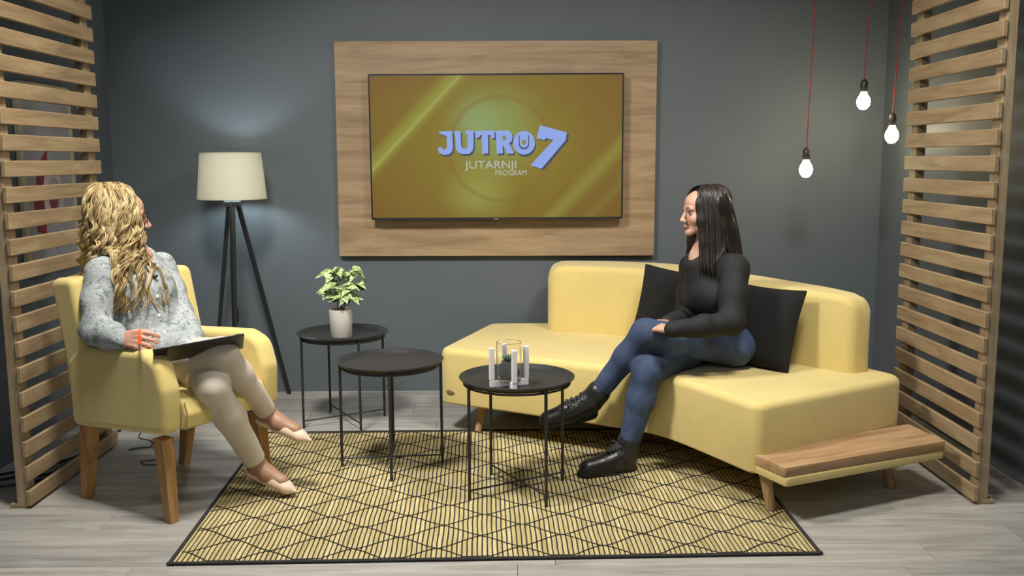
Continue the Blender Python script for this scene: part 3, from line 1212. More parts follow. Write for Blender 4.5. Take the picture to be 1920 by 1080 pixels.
# ------------------------------------------------------------------ potted plant on the back table
pc = np.array((-.838, 4.585, .4415))
plant = thing('potted_plant', 'pale potted plant with variegated green and cream leaves on back tray table', 'plant', tuple(pc))
G().lathe([(.0, 0), (.050, 0), (.0525, .003), (.0565, .135), (.0555, .137), (.0535, .135), (.051, .118), (.0, .118)], pc, 48).mk('pot', M['pot'], plant)
G().lathe([(.0, .117), (.0512, .119), (.03, .124), (.0, .126)], pc, 32).mk('soil', M['soil'], plant)
stems = [((0, 0), (-.01, -.005, .20), .006), ((.01, .005), (.02, .01, .19), .0035), ((-.012, .0), (-.04, .0, .25), .003), ((.005, -.01), (.045, .0, .27), .003)]
for (sx, sy), top, r in stems:
    G().tube(spline([pc + (sx, sy, .120), pc + (sx * 1.6 + .004, sy, .16), pc + np.array(top) + (.014, 0, .02)], 5), [r * (1 - .05 * i) for i in range(11)], 8).mk('stem', M['stem'], plant)


def leaf_geo(L, W, curl, fold):
    """arrow shaped leaf, base at origin, tip along +x"""
    prof = [(-.18, .28), (-.10, .44), (.08, .50), (.28, .40), (.5, .30), (.72, .18), (.9, .07), (1.0, .0)]
    v, f = [], []
    for x, w in prof:
        for s in (-1, -.5, 0, .5, 1):
            xx = x + (.14 if x < 0 else 0) * (1 - abs(s))
            v.append((xx * L, s * w * W, -curl * L * max(0, x) ** 2 + fold * abs(s) * w * W))
    n = len(v)
    v += [(a, b, c - .0009) for a, b, c in v]
    for i in range(len(prof) - 1):
        for j in range(4):
            q = [i * 5 + j, (i + 1) * 5 + j, (i + 1) * 5 + j + 1, i * 5 + j + 1]
            f.append(q); f.append([k + n for k in q][::-1])
    return np.array(v), f


rr = random.Random(5)
cl = [(-.085, .0, .285, 1), (-.03, -.02, .30, 1), (.055, .0, .295, 1), (.0, .02, .265, 1), (-.06, -.03, .235, 1), (-.02, -.05, .225, 1),
      (.03, -.03, .22, 1), (.085, .02, .235, 1), (-.085, -.01, .205, 1), (-.035, -.04, .185, 1), (.015, -.04, .19, 1), (.05, -.02, .18, 1)]
for ci, (lx, ly, lz, _) in enumerate(cl):
    for k in range(4):
        az = rr.uniform(0, 2 * PI)
        outw = np.array((lx, ly, 0)) * 6 + np.array((math.cos(az), math.sin(az) - .35, 0)) * .8
        d = np.array((outw[0], outw[1], rr.uniform(-.9, .35)))
        up = np.array((rr.uniform(-.4, .4), -.7, 1.0))
        B = basis(d, up)
        v, f = leaf_geo(rr.uniform(.052, .072), rr.uniform(.042, .056), rr.uniform(.1, .5), rr.uniform(.1, .4))
        c = pc + np.array((lx * .84 + .022, ly, lz + .026)) + np.array([rr.uniform(-.012, .012) for _ in range(3)])
        mt = M['leaf']
        if ci in (7,) and k < 2 or (ci in (4, 9) and k == 0):
            mt = M['leaf_dark']
        lf = mk('leaf', v, f, mt, plant, 60, local=True)
        lf.matrix_local = Matrix.Translation(Vector(c - pc)) @ Matrix(B.tolist()).to_4x4()
        G().tube([c, c + (np.array((lx * .3 + .01, ly * .3, lz - .04)) + pc - c) * .8], [.0009, .0014], 5).mk('leaf_stalk', M['leaf_dark'], plant)

# ------------------------------------------------------------------ pendant bulbs
for (bxx, byy, bz, lab) in ((1.472, 4.78, 1.242, 'lowest'), (1.752, 4.80, 1.575, 'highest'), (1.885, 4.76, 1.408, 'middle')):
    t = thing('pendant_bulb', {'lowest': 'glowing bulb on red cord, lowest hanging of the three pendants',
                               'highest': 'glowing bulb on red cord, highest hanging of the three pendants',
                               'middle': 'glowing bulb on red cord hanging close beside the slatted screen'}[lab],
              'pendant lamp', (bxx, byy, bz), 0, 'bare bulb pendants')
    o = np.array((bxx, byy, bz))
    dx = {'lowest': .025, 'highest': .03, 'middle': .035}[lab]
    G().tube([o + (0, 0, .105), o + (dx * .5, 0, .6), (bxx + dx, byy, CEIL)], .0028, 8).mk('cord', M['cord_red'], t)
    G().lathe([(.0, .046), (.0155, .046), (.018, .050), (.018, .092), (.013, .100), (.005, .108), (.0, .108)], o, 24).mk('socket', M['socket'], t)
    G().lathe([(.0, -.042), (.016, -.038), (.029, -.022), (.033, -.002), (.029, .016), (.019, .032), (.0135, .046), (.0, .046)], o, 32).mk('bulb', M['bulb_glow'], t)

# ------------------------------------------------------------------ armchair
RNp = np.array((-1.654, 3.565, 0))
CU, CV = np.array((.849, -.529, 0)), np.array((.529, .849, 0))


def ch(u, v_, z):
    return RNp + CU * u + CV * v_ + np.array((0, 0, z))


chair = thing('armchair', 'yellow upholstered armchair with wooden legs in front of slatted screen', 'armchair', tuple(ch(.24, .22, 0)))


def side_prism(name, uz, v0, v1, r, rad, mat, seg=5):
    """outline in (u,z), extruded along v with rounded flanks"""
    o = round_poly(uz, rad, 5)
    vv, ff = prism_geo(o, v0, v1, r, r, seg)
    W = np.array([ch(a, c, b) for a, b, c in vv])
    return mk(name, W, [q[::-1] for q in ff], mat, chair, 45)


arm = [(.0, .30), (.538, .338), (.546, .50), (.512, .602), (.43, .634), (.06, .614), (-.005, .56)]
ar = [.034, .034, .08, .07, .08, .034, .034]
side_prism('arm', arm, -.055, .030, .026, ar, M['chair'])
side_prism('arm', arm, .418, .503, .026, ar, M['chair'])
side_prism('backrest', [(.005, .305), (.11, .31), (.125, .55), (.052, .868), (-.088, .862), (-.028, .60)], -.052, .500, .024,
           [.032, .032, .05, .036, .036, .1], M['chair'])
side_prism('seat', [(.10, .335), (.545, .340), (.562, .40), (.535, .452), (.40, .465), (.10, .455)], .031, .417, .012,
           [.02, .02, .03, .035, .05, .02], M['chair'])
# piping down the front of the arm
for vv_ in (.036, .412):
    G().tube([ch(*p) for p in ((.548, vv_, .345), (.558, vv_, .40), (.545, vv_, .445))], .0025, 6).mk('seam', M['sofa_seam'], chair)
for (ua, va, ub, vb) in ((.052, -.012, -.004, -.004), (.470, -.005, .492, -.004), (.052, .46, -.02, .47), (.470, .44, .492, .455)):
    B = np.array([ch(ua, va, .312), ch(ub, vb, .0064 if ub > .3 and vb > .3 else 0.0)])
    vv, ff = [], []
    for P, s in zip(B, (.026, .0175)):
        for a, b in ((-1, -1), (1, -1), (1, 1), (-1, 1)):
            vv.append(P + CU * a * s + CV * b * s)
    ff = [(0, 1, 2, 3)[::-1], (4, 5, 6, 7)] + [(k, (k + 1) % 4, 4 + (k + 1) % 4, 4 + k) for k in range(4)]
    mk('leg', vv, [q[::-1] for q in ff], M['leg_wood'], chair, 0)

# ------------------------------------------------------------------ cables on the floor
def cable(label, pts, r, mat=None, name='cable'):
    g = G().tube(spline(pts, 8), r, 8).mk(name, mat or M['black_plastic'], None, 60)
    return tag(g, label, 'cable')


cable('black cable curving on the floor behind slatted screen, the upper one', [(WX0 + .02, 3.80, .006), (-2.03, 3.92, .006), (-1.95, 4.02, .006), (-1.93, 4.15, .006), (-2.00, 4.30, .012), (-1.95, 4.40, .008), (-1.90, 4.47, .006)], .005)
cable('black cable lying on the floor behind slatted screen, the middle one', [(WX0 + .01, 3.70, .006), (-2.06, 3.79, .006), (-1.97, 3.81, .006), (-1.93, 3.86, .006), (-1.94, 4.05, .006)], .005)
cable('black cable lying nearest the camera end of the slatted screen foot', [(WX0 + .01, 3.62, .006), (-2.05, 3.68, .006), (-1.95, 3.74, .006), (-1.92, 3.80, .006), (-1.925, 3.98, .006)], .005)
cable('thin wavy grey cable on the floor beneath the armchair', [(-1.80, 4.50, .004), (-1.77, 4.36, .004), (-1.69, 4.30, .004), (-1.66, 4.21, .004), (-1.74, 4.16, .004), (-1.70, 4.20, .004), (-1.60, 4.19, .004), (-1.585, 4.09, .004), (-1.57, 4.02, .004), (-1.62, 4.0, .004), (-1.58, 3.95, .004), (-1.53, 3.95, .004)], .0022, M['lace'])
ad = thing('power_adapter', 'small black power adapter with white plug on the floor behind the armchair', 'adapter', (-1.84, 4.50, 0))
G().box((-1.845, 4.52, .016), (.11, .045, .030), rotz(.1), .006).mk('body', M['black_plastic'], ad, 40)
G().box((-1.778, 4.51, .011), (.026, .022, .020), rotz(.1), .004).mk('plug', M['white_paint'], ad, 40)


# ------------------------------------------------------------------ implicit figures
class SDF:
    """smooth union of tapered capsules and ellipsoids, polygonised as one closed surface"""
    def __init__(self, lo, hi, h):
        self.lo, self.h = np.array(lo, float), h
        self.n = np.ceil((np.array(hi) - self.lo) / h).astype(int) + 1
        self.D = np.full(self.n, 1.0, np.float32)

    def block(self, lo, hi):
        i0 = np.clip(np.floor((lo - self.lo) / self.h).astype(int), 0, self.n)
        i1 = np.clip(np.ceil((hi - self.lo) / self.h).astype(int) + 1, 0, self.n)
        ax = [(self.lo[k] + self.h * np.arange(i0[k], i1[k])).astype(np.float32) for k in range(3)]
        sl = tuple(slice(i0[k], i1[k]) for k in range(3))
        return sl, ax[0][:, None, None], ax[1][None, :, None], ax[2][None, None, :]

    def op(self, sl, d, k, sub=False):
        D = self.D[sl]
        if D.size == 0:
            return
        if sub:
            d = -d
            h = np.clip(.5 - .5 * (D - d) / k, 0, 1)
            self.D[sl] = D * (1 - h) + d * h + k * h * (1 - h)
        else:
            h = np.clip(.5 + .5 * (D - d) / k, 0, 1)
            self.D[sl] = D * (1 - h) + d * h - k * h * (1 - h)

    def cone(self, a, b, ra, rb, k=.012, sq=None, sub=False):
        """capsule a->b; sq=(direction, factor) flattens the section along a direction"""
        a, b = np.array(a, float), np.array(b, float)
        m = max(ra, rb) * (max(1.0, sq[1]) if sq else 1) + k + 3 * self.h
        sl, X, Y, Z = self.block(np.minimum(a, b) - m, np.maximum(a, b) + m)
        ba = b - a
        L2 = max(ba @ ba, 1e-9)
        px, py, pz = X - a[0], Y - a[1], Z - a[2]
        t = np.clip((px * ba[0] + py * ba[1] + pz * ba[2]) / L2, 0, 1)
        qx, qy, qz = px - t * ba[0], py - t * ba[1], pz - t * ba[2]
        r = ra + (rb - ra) * t
        if sq:
            n = np.array(sq[0], float); n /= np.linalg.norm(n)
            w = (qx * n[0] + qy * n[1] + qz * n[2]) * (1 / sq[1] - 1)
            qx, qy, qz = qx + w * n[0], qy + w * n[1], qz + w * n[2]
            d = (np.sqrt(qx * qx + qy * qy + qz * qz) - r) * min(1, sq[1])
        else:
            d = np.sqrt(qx * qx + qy * qy + qz * qz) - r
        self.op(sl, d, k, sub)
        return self

    def ell(self, c, r, B=None, k=.012, sub=False):
        c, r = np.array(c, float), np.array(r, float)
        m = r.max() + k + 3 * self.h
        sl, X, Y, Z = self.block(c - m, c + m)
        B = np.eye(3) if B is None else np.array(B)
        p = (X - c[0], Y - c[1], Z - c[2])
        q = [(p[0] * B[0, i] + p[1] * B[1, i] + p[2] * B[2, i]) / r[i] for i in range(3)]
        k0 = np.sqrt(q[0] ** 2 + q[1] ** 2 + q[2] ** 2)
        k1 = np.sqrt((q[0] / r[0]) ** 2 + (q[1] / r[1]) ** 2 + (q[2] / r[2]) ** 2)
        d = k0 * (k0 - 1) / np.maximum(k1, 1e-6)
        self.op(sl, d, k, sub)
        return self

    def path(self, pts, rad, k=.012, sq=None):
        for i in range(len(pts) - 1):
            self.cone(pts[i], pts[i + 1], rad[i], rad[i + 1], k, sq)
        return self

    def cut(self, p, n, k=.004, rad=None):
        """remove everything on the side of the plane that n points to (within rad of p)"""
        n = np.array(n, float); n /= np.linalg.norm(n)
        if rad:
            c = np.array(p) + n * rad * .9
            sl, X, Y, Z = self.block(c - rad, c + rad)
        else:
            sl, X, Y, Z = self.block(self.lo - 1, self.lo + self.n * self.h + 1)
        d = -((X - p[0]) * n[0] + (Y - p[1]) * n[1] + (Z - p[2]) * n[2])
        self.op(sl, d.astype(np.float32), k, True)
        return self

    def wrinkle(self, fn):
        sl, X, Y, Z = self.block(self.lo - 1, self.lo + self.n * self.h + 1)
        near = np.abs(self.D) < .04
        self.D = np.where(near, self.D + fn(X, Y, Z).astype(np.float32), self.D)
        return self

    def mesh(self):
        D, h = self.D, self.h
        D[0], D[-1], D[:, 0], D[:, -1], D[:, :, 0], D[:, :, -1] = 1, 1, 1, 1, 1, 1
        ins = D < 0
        n = np.array(D.shape)
        cnt = np.zeros(n - 1, np.int8)
        for i in (0, 1):
            for j in (0, 1):
                for k in (0, 1):
                    cnt += ins[i:n[0] - 1 + i, j:n[1] - 1 + j, k:n[2] - 1 + k]
        act = (cnt > 0) & (cnt < 8)
        idx = np.argwhere(act)
        lut = np.full(n - 1, -1, np.int32)
        lut[act] = np.arange(len(idx))
        acc, num = np.zeros((len(idx), 3)), np.zeros(len(idx))
        for ax in range(3):
            o1, o2 = [a for a in range(3) if a != ax]
            for u in (0, 1):
                for w in (0, 1):
                    c0 = idx.copy(); c0[:, o1] += u; c0[:, o2] += w
                    c1 = c0.copy(); c1[:, ax] += 1
                    d0, d1 = D[tuple(c0.T)], D[tuple(c1.T)]
                    m = (d0 < 0) != (d1 < 0)
                    t = np.where(m, d0 / np.where(m, d0 - d1, 1), 0)
                    p = (c0 - idx).astype(float)
                    p[:, ax] += t
                    acc += p * m[:, None]
                    num += m
        V = self.lo + h * (idx + acc / np.maximum(num, 1)[:, None])
        F = []
        for ax in range(3):
            o1, o2 = (ax + 1) % 3, (ax + 2) % 3
            a = [slice(1, -1)] * 3
            a[ax] = slice(0, -1)
            b = list(a); b[ax] = slice(1, None)
            s0, s1 = ins[tuple(a)], ins[tuple(b)]
            for flip in (False, True):
                m = (s0 & ~s1) if not flip else (~s0 & s1)
                e = np.argwhere(m)
                if not len(e):
                    continue
                e = e + np.array([0 if k == ax else 1 for k in range(3)])
                q = []
                for u, w in ((-1, -1), (0, -1), (0, 0), (-1, 0)):
                    c = e.copy(); c[:, o1] += u; c[:, o2] += w
                    q.append(lut[tuple(c.T)])
                q = np.stack(q, 1)
                F.append(q if not flip else q[:, ::-1])
        return V, np.vstack(F)


def at(px, py, Y):
    """point of the room at depth Y on the sight line measured in the photograph"""
    cp, sp_ = math.cos(PITCH), math.sin(PITCH)
    u, v_ = (px - 960) / FPX, -(py - 540) / FPX
    c, s = math.cos(ROLL), math.sin(ROLL)
    u, v_ = u * c + v_ * s, -u * s + v_ * c
    d = np.array((u, cp + v_ * sp_, -sp_ + v_ * cp))
    return np.array((0, 0, CAM_H)) + d * (Y / d[1])


def lerp(a, b, t):
    return np.array(a) * (1 - t) + np.array(b) * t


def head_sdf(S, c, B, sc=1.0):
    """c: between the eyes' level and the ears; B columns: forward, left, up"""
    P = lambda x, y, z: c + B @ (np.array((x, y, z)) * sc)
    E = lambda p, r, k=.012, sub=False: S.ell(P(*p), np.array(r) * sc, B, k * sc, sub)
    K = lambda a, b, ra, rb, k=.008: S.cone(P(*a), P(*b), ra * sc, rb * sc, k * sc)
    E((-.012, 0, .036), (.094, .074, .084))
    E((.030, 0, -.016), (.060, .058, .086), .02)
    E((.030, 0, .048), (.062, .060, .052), .02)
    for s in (-1, 1):
        K((-.005, s * .052, -.052), (.068, s * .012, -.092), .018, .016, .02)
        E((.058, s * .038, -.030), (.026, .022, .026), .018)
        K((.080, s * .040, .020), (.089, s * .012, .021), .009, .009, .012)
        E((.092, s * .031, .000), (.017, .018, .012), .012, True)
        E((-.012, s * .074, -.012), (.020, .008, .032), .006)
        E((.102, s * .010, -.040), (.009, .0075, .0075), .006)
    E((.077, 0, -.098), (.016, .018, .015), .018)
    K((.090, 0, .012), (.112, 0, -.034), .0070, .0105, .010)
    E((.111, 0, -.036), (.011, .009, .009), .008)
    K((.092, -.018, -.064), (.1000, 0, -.0605), .0035, .0045, .006)
    K((.092, .018, -.064), (.1000, 0, -.0605), .0035, .0045, .006)
    K((.090, -.016, -.071), (.0980, 0, -.0735), .0040, .0052, .006)
    K((.090, .016, -.071), (.0980, 0, -.0735), .0040, .0052, .006)
    K((-.030, 0, -.040), (-.040, 0, -.120), .048, .050, .02)
    return P


def face_parts(P, B, sc, person, brow=True):
    for s in (-1, 1):
        v, f = lathe_geo([(0, -1), (.38, -.92), (.71, -.71), (.92, -.38), (1, 0), (.92, .38), (.71, .71), (.38, .92), (0, 1)], 20)
        v = np.array(v) * .0118 * sc
        Be = np.stack([B[:, 1], B[:, 2], B[:, 0]], 1)
        ey = mk('eye', v @ Be.T + P(.0765, s * .031, -.001), f, M['eye_white'], person, 60)
        vi = np.array([(.0062 * math.cos(a), .0062 * math.sin(a), .0104) for a in np.arange(16) * PI / 8] + [(0, 0, .0124)]) * sc
        mk('iris', vi @ Be.T + P(.0765, s * .031, -.001), [[k, (k + 1) % 16, 16] for k in range(16)], M['iris'], ey, 60)
        if brow:
            pts = spline([P(.097, s * .014, .0235), P(.094, s * .030, .0285), P(.082, s * .046, .0235)], 5)
            mk('eyebrow', *tube_geo(pts, np.linspace(.0028, .0012, len(pts)) * sc, 6), M['brow'], person, 60)
        lid = [P(.0770 + .0122 * math.cos(a) * 1.0, s * (.031 + .0132 * math.sin(a)), .0035 + .002 * math.cos(a)) for a in np.linspace(-1.2, 1.2, 9)]
        mk('eyelid', *tube_geo(lid, .0016 * sc, 6), M['brow'], person, 60)


def hand_sdf(S, wrist, fwd, back, side, curls, spread=.0, sc=1.0, thumb=(.55, .25, .35)):
    """fwd: towards the fingers, back: out of the back of the hand, side: +1 if the thumb lies on (back x fwd)"""
    B = basis(fwd, back)
    X, Z = B[:, 0], B[:, 2]
    Yt = B[:, 1] * side
    P = lambda x, y, z: wrist + (X * x + Yt * y + Z * z) * sc
    k = .007
    for y in (-.026, -.009, .009, .026):
        S.cone(P(.008, y * .75, 0), P(.078 - abs(y - .006) * .18, y, .003), .0125 * sc, .0105 * sc, k)
    S.cone(P(-.03, 0, 0), P(.02, 0, 0), .021 * sc, .019 * sc, .012, (Z, .75))
    S.cone(P(.022, .020, -.006), P(.045, .032, -.010), .013 * sc, .012 * sc, k)
    L = ((.030, .0265, .040, .024), (.0100, .0265, .045, .028), (-.0100, .0265, .041, .026), (-.0285, .024, .032, .020))
    for i, (y, r0, l1, l2) in enumerate(L):
        a = curls[i]
        base = P(.079 - abs(y - .006) * .20, y, .002)
        ang = a[0]
        sy = spread * (y / .03)
        p0 = base
        for j, (ll, da) in enumerate(((l1, 0), (l2, a[1]), (l2 * .8, a[2]))):
            ang += da
            d = X * math.cos(ang) - Z * math.sin(ang) + Yt * sy
            p1 = p0 + d / np.linalg.norm(d) * ll * sc
            S.cone(p0, p1, (.0088 - .0009 * j) * sc, (.0080 - .0009 * j) * sc, .0035)
            p0 = p1
    t0 = P(.030, .026, -.008)
    d1 = X * thumb[0] + Yt * (1 - thumb[0]) - Z * thumb[1]
    d1 = d1 / np.linalg.norm(d1)
    t1_ = t0 + d1 * .036 * sc
    d2 = d1 + X * thumb[2] - Z * .1
    d2 = d2 / np.linalg.norm(d2)
    t2_ = t1_ + d2 * .030 * sc
    S.cone(t0, t1_, .0115 * sc, .0095 * sc, .006)
    S.cone(t1_, t2_, .0095 * sc, .0075 * sc, .004)
    return t2_


def clear_of(tree, pts, gap=.010):
    """push the points of a lock out of the garment it lies on"""
    out = []
    for p in pts:
        loc, nor, _, d = tree.find_nearest(Vector(p))
        if loc is not None and (d < gap or (Vector(p) - loc).dot(nor) < 0) and d < .16:
            p = np.array(loc + nor * gap)
        out.append(np.array(p))
    out = np.array(out)
    for _ in range(2):
        out[1:-1] = .25 * out[:-2] + .5 * out[1:-1] + .25 * out[2:]
    return out


def locks_mesh(name, locks, mat, person, n=6):
    """locks: list of (points, radii, shade)"""
    V, F, A = [], [], []
    for pts, r, sh_ in locks:
        v, f = tube_geo(pts, r, n)
        b = len(V)
        V += list(v)
        F += [[i + b for i in q] for q in f]
        A += [sh_] * len(v)
    o = mk(name, V, F, mat, person, 180)
    at_ = o.data.attributes.new('lock', 'FLOAT', 'POINT')
    at_.data.foreach_set('value', np.array(A, np.float32))
    return o


def shell(name, S, mat, person, smooth=180):
    V, F = S.mesh()
    return mk(name, V, F, mat, person, smooth)


def folds(seed, amp, sc=1.0):
    r = np.random.default_rng(seed)
    K = r.normal(size=(7, 3)) * np.array((34, 34, 26)) * sc
    ph = r.uniform(0, 6.28, 7)
    def fn(X, Y, Z):
        o = 0
        for i in range(7):
            w = K[i, 0] * X + K[i, 1] * Y + K[i, 2] * Z + ph[i]
            o = o + np.sin(w + 1.3 * np.sin(.5 * w + ph[i - 1])) / 7 * 2.0
        return amp * o
    return fn

# ================================================================== woman on the sofa
def woman_on_sofa():
    W = thing('person', 'woman in black shirt and blue jeans sitting cross legged on the sofa', 'person', (.90, 4.03, ZS))
    face = np.array((-.88, -.47, 0.0)); face /= np.linalg.norm(face)
    left = np.array((-face[1], face[0], 0)); left = np.array((.47, -.88, 0)) / np.linalg.norm((.47, .88))
    pel = np.array((.905, 4.045, .505))
    lh, rh = pel + left * .085 + (0, 0, 0), pel - left * .085
    lk, la = at(1210, 625, 3.83), at(1112, 748, 3.93)
    rk, ra = at(1214, 696, 3.80), at(1176, 845, 3.83)
    ltoe = at(1040, 786, 3.90)
    rtoe = np.array((.335, 3.775, .03))
    wst = pel + face * .00 + (0, 0, .15)
    chs = at(1338, 545, 4.03)
    ubk = at(1340, 505, 4.04)
    nkb = at(1318, 482, 4.02)
    ls, rs = at(1377, 503, 3.92), at(1300, 500, 4.13)
    le, lw = at(1372, 605, 3.80), at(1262, 618, 3.72)
    re, rw = at(1286, 600, 4.10), at(1252, 606, 3.92)
    hd = at(1318, 398, 4.02)
    hf = np.array((-.965, -.24, -.02)); hu = np.array((0, 0, 1.0))
    HB = basis(hf, hu)
    sc = .85
    # ---- body: one surface from head to feet
    S = SDF((.05, 3.55, .0), (1.15, 4.35, 1.25), .0042)
    P = head_sdf(S, hd, HB, sc)
    S.path([hd + HB @ np.array((-.036, 0, -.10)) * sc, nkb + (0, 0, .01), nkb + (.005, 0, -.03)], [.047, .048, .06], .02)
    S.cone(ls - (0, 0, .02), rs - (0, 0, .02), .05, .05, .03)
    S.path([nkb - (0, 0, .05), chs, wst, pel], [.08, .085, .075, .10], .03, (face, .75))
    S.cone(nkb + face * .010 - (0, 0, .02), chs + face * .078 + (0, 0, .03), .050, .026, .02)
    S.path([ls, le, lw], [.042, .035, .025], .02)
    S.path([rs, re, rw], [.042, .035, .025], .02)
    S.path([lh, lk, la], [.068, .048, .032], .02)
    S.path([rh, rk, ra], [.068, .048, .032], .02)
    for a, t in ((la, ltoe), (ra, rtoe)):
        S.cone(a - (0, 0, .01), lerp(a, t, .8), .03, .022, .02)
    f1 = at(1205, 612, 3.86) - lw; f1 = f1 / np.linalg.norm(f1)
    hand_sdf(S, lw + f1 * .02, f1, np.array((.1, -.5, .85)), -1, [(.35, .35, .3), (.4, .4, .3), (.45, .4, .3), (.5, .45, .3)], .04, .86)
    f2 = np.array((-.75, -.55, .12)); f2 = f2 / np.linalg.norm(f2)
    hand_sdf(S, rw + f2 * .015, f2, np.array((-.1, .25, .95)), 1, [(.45, .4, .3), (.5, .4, .3), (.55, .4, .3), (.6, .4, .3)], .05, .86)
    V, F = S.mesh()
    # lips as a second material of the same surface
    L = (V[F].mean(1) - hd) @ HB / sc
    lip = (L[:, 0] > .090) & (np.abs(L[:, 1]) < .019) & (L[:, 2] < -.059) & (L[:, 2] > -.077)
    mk('body', V, F, None, W, 180, mats=[M['skin_light'], M['lip']], fmat=lip.astype(int))
    face_parts(P, HB, sc, W)
    # ---- jeans
    S = SDF((.20, 3.55, .05), (1.15, 4.35, .75), .005)
    mid = lambda a, b, t: lerp(a, b, t)
    S.path([lh, mid(lh, lk, .45), lk, mid(lk, la, .35), mid(lk, la, .98)], [.088, .074, .058, .052, .040], .025)
    S.path([rh, mid(rh, rk, .45), rk, mid(rk, ra, .35), mid(rk, ra, .90)], [.088, .074, .060, .057, .044], .025)
    S.ell(pel + face * .018 + (0, 0, .02), (.104, .130, .092), basis(face, (0, 0, 1)), .03)
    S.cut(la, la - lk, .004, .11)
    S.cut(mid(rk, ra, .95), ra - rk, .004, .09)
    S.wrinkle(folds(3, .0012))
    shell('jeans', S, M['denim'], W)
    # ---- shirt
    S = SDF((.45, 3.55, .42), (1.2, 4.35, 1.0), .005)
    S.path([ubk, chs, wst + (0, 0, .01), pel + (0, 0, .05)], [.112, .118, .112, .128], .035, (face, .78))
    S.ell(chs + face * .055 + (0, 0, -.015), (.07, .112, .075), basis(face, (0, 0, 1)), .04)
    S.path([ls + (0, 0, -.008), rs + (0, 0, -.008)], [.062, .062], .04)
    S.path([nkb + (0, 0, -.035), ubk], [.072, .10], .03)
    S.path([ls, mid(ls, le, .5), le, mid(le, lw, .5), lw], [.060, .056, .050, .045, .036], .022)
    S.path([rs, mid(rs, re, .5), re, mid(re, rw, .5), rw], [.058, .054, .048, .043, .036], .022)
    # open neck
    S.cone(nkb + (0, 0, .06), nkb + face * .03 + (0, 0, -.005), .050, .045, .008, sub=True)
    ring = []
    for a in np.linspace(0, 2 * PI, 17):
        ring.append(nkb + face * (.056 * math.cos(a) + .006) + left * .056 * math.sin(a) + (0, 0, .004 - .026 * math.cos(a)))
    S.cone(nkb + face * .030 - (0, 0, .035), chs + face * .07 + (0, 0, .02), .062, .06, .03)
    for p, q in zip(ring[:-1], ring[1:]):
        S.cone(p, q, .013, .013, .006)
    S.cone(nkb + face * .050 + (0, 0, .03), chs + face * .112 + (0, 0, .055), .034, .012, .005, sub=True)
    S.wrinkle(folds(5, .0030, .8))
    Vs, Fs = S.mesh()
    mk('shirt', Vs, Fs, M['black_shirt'], W, 180)
    tree = BVHTree.FromPolygons(Vs.tolist(), Fs.tolist())
    # ---- boots
    for a, k, t, nm in ((la, lk, ltoe, 0), (ra, rk, rtoe, 1)):
        fw = t - a
        shin = (a - k) / np.linalg.norm(a - k)
        ff_ = fw - shin * (fw @ shin) * (1.0 if nm == 0 else 1.0)
        fdir = np.array(t) - (a + shin * .075)
        fdir /= np.linalg.norm(fdir)
        up = -shin - fdir * (-shin @ fdir)
        up /= np.linalg.norm(up)
        heel = a + shin * .062 - fdir * .012
        toe = heel + fdir * .185
        lo, hi = np.minimum.reduce([a, heel, toe]) - .14, np.maximum.reduce([a, heel, toe]) + .14
        S = SDF(lo, hi, .004)
        side = np.cross(fdir, up)
        S.path([a - shin * .035, a + shin * .01, heel + up * .006], [.048, .045, .040], .02, (side, .95))
        S.path([a + shin * .01 + fdir * .01, heel + fdir * .085 + up * .018, toe - up * .002], [.044, .041, .034], .025, (up, .95))
        S.path([heel - up * .004, heel + fdir * .09 - up * .002, toe - up * .006], [.038, .040, .034], .015)
        S.cone(a - shin * .040, a - shin * .032, .051, .051, .006)
        S.cut(heel - up * .020, -up)
        sh = shell('boot', S, M['boot'], W)
        S = SDF(lo, hi, .004)
        S.path([heel - up * .026 - fdir * .012, heel + fdir * .085 - up * .026, toe - up * .024 + fdir * .004], [.040, .042, .036], .02)
        S.cut(heel - up * .016, up, .002)
        S.cut(heel - up * .036, -up, .002)
        S.ell(heel + fdir * .055 - up * .041, (.022, .06, .012), basis(fdir, up), .004, True)
        mk('sole', *S.mesh(), M['boot_sole'], sh, 50)
        # laces up the front
        def front(q):
            c0 = lerp(a - shin * .03 + fdir * .046, heel + fdir * .105 + up * .072, q)
            return c0 + up * .012 * math.sin(q * PI) * .2 - (fdir * .012 - up * .0) * math.sin(q * PI)
        for i in range(6):
            q = i / 5
            c = front(q)
            for s in (-1, 1):
                d = front(min(1, q + .16)) - c
                p0, p1 = c + side * s * .020, c + d - side * s * .020
                m_ = (p0 + p1) / 2 + fdir * .006 + up * .004
                mk('lace', *tube_geo(spline([p0, m_, p1], 4), .0026, 6), M['lace'], sh, 60)
        for s in (-1, 1):
            b0 = front(0.0)
            mk('lace', *tube_geo(spline([b0, b0 + side * s * .02 + fdir * .02 + up * .01, b0 + side * s * .035 + fdir * .018 - up * .012], 5), .0024, 6), M['lace'], sh, 60)
        mk('pull_tab', *box_geo((.016, .006, .04)), M['boot'], sh, 0, local=True).location = Vector(a - shin * .045 - fdir * .050) - W.location
    # ---- hair: long, straight, parted
    hc_ = hd + HB @ np.array((-.014, 0, .036)) * sc
    S = SDF((.70, 3.82, .78), (1.10, 4.24, 1.24), .0042)
    S.ell(hc_ + HB @ np.array((-.018, 0, .000)), np.array((.112, .090, .098)) * sc, HB, .01)
    H = lambda x, y, z: hd + HB @ (np.array((x, y, z)) * sc)
    S.path([H(-.070, 0, .02), H(-.100, 0, -.10), H(-.120, .0, -.26)], [.075, .074, .074], .03, (HB[:, 0], .75))
    for s in (-1, 1):
        S.path([H(.030, s * .052, .045), H(.022, s * .066, -.04), H(.010, s * .070, -.15), H(.002, s * .070, -.245)], [.026, .027, .030, .018], .02, (HB[:, 1], .6))
        S.path([H(-.040, s * .062, .02), H(-.050, s * .066, -.08), H(-.060, s * .066, -.20)], [.040, .040, .040], .02, (HB[:, 1], .6))
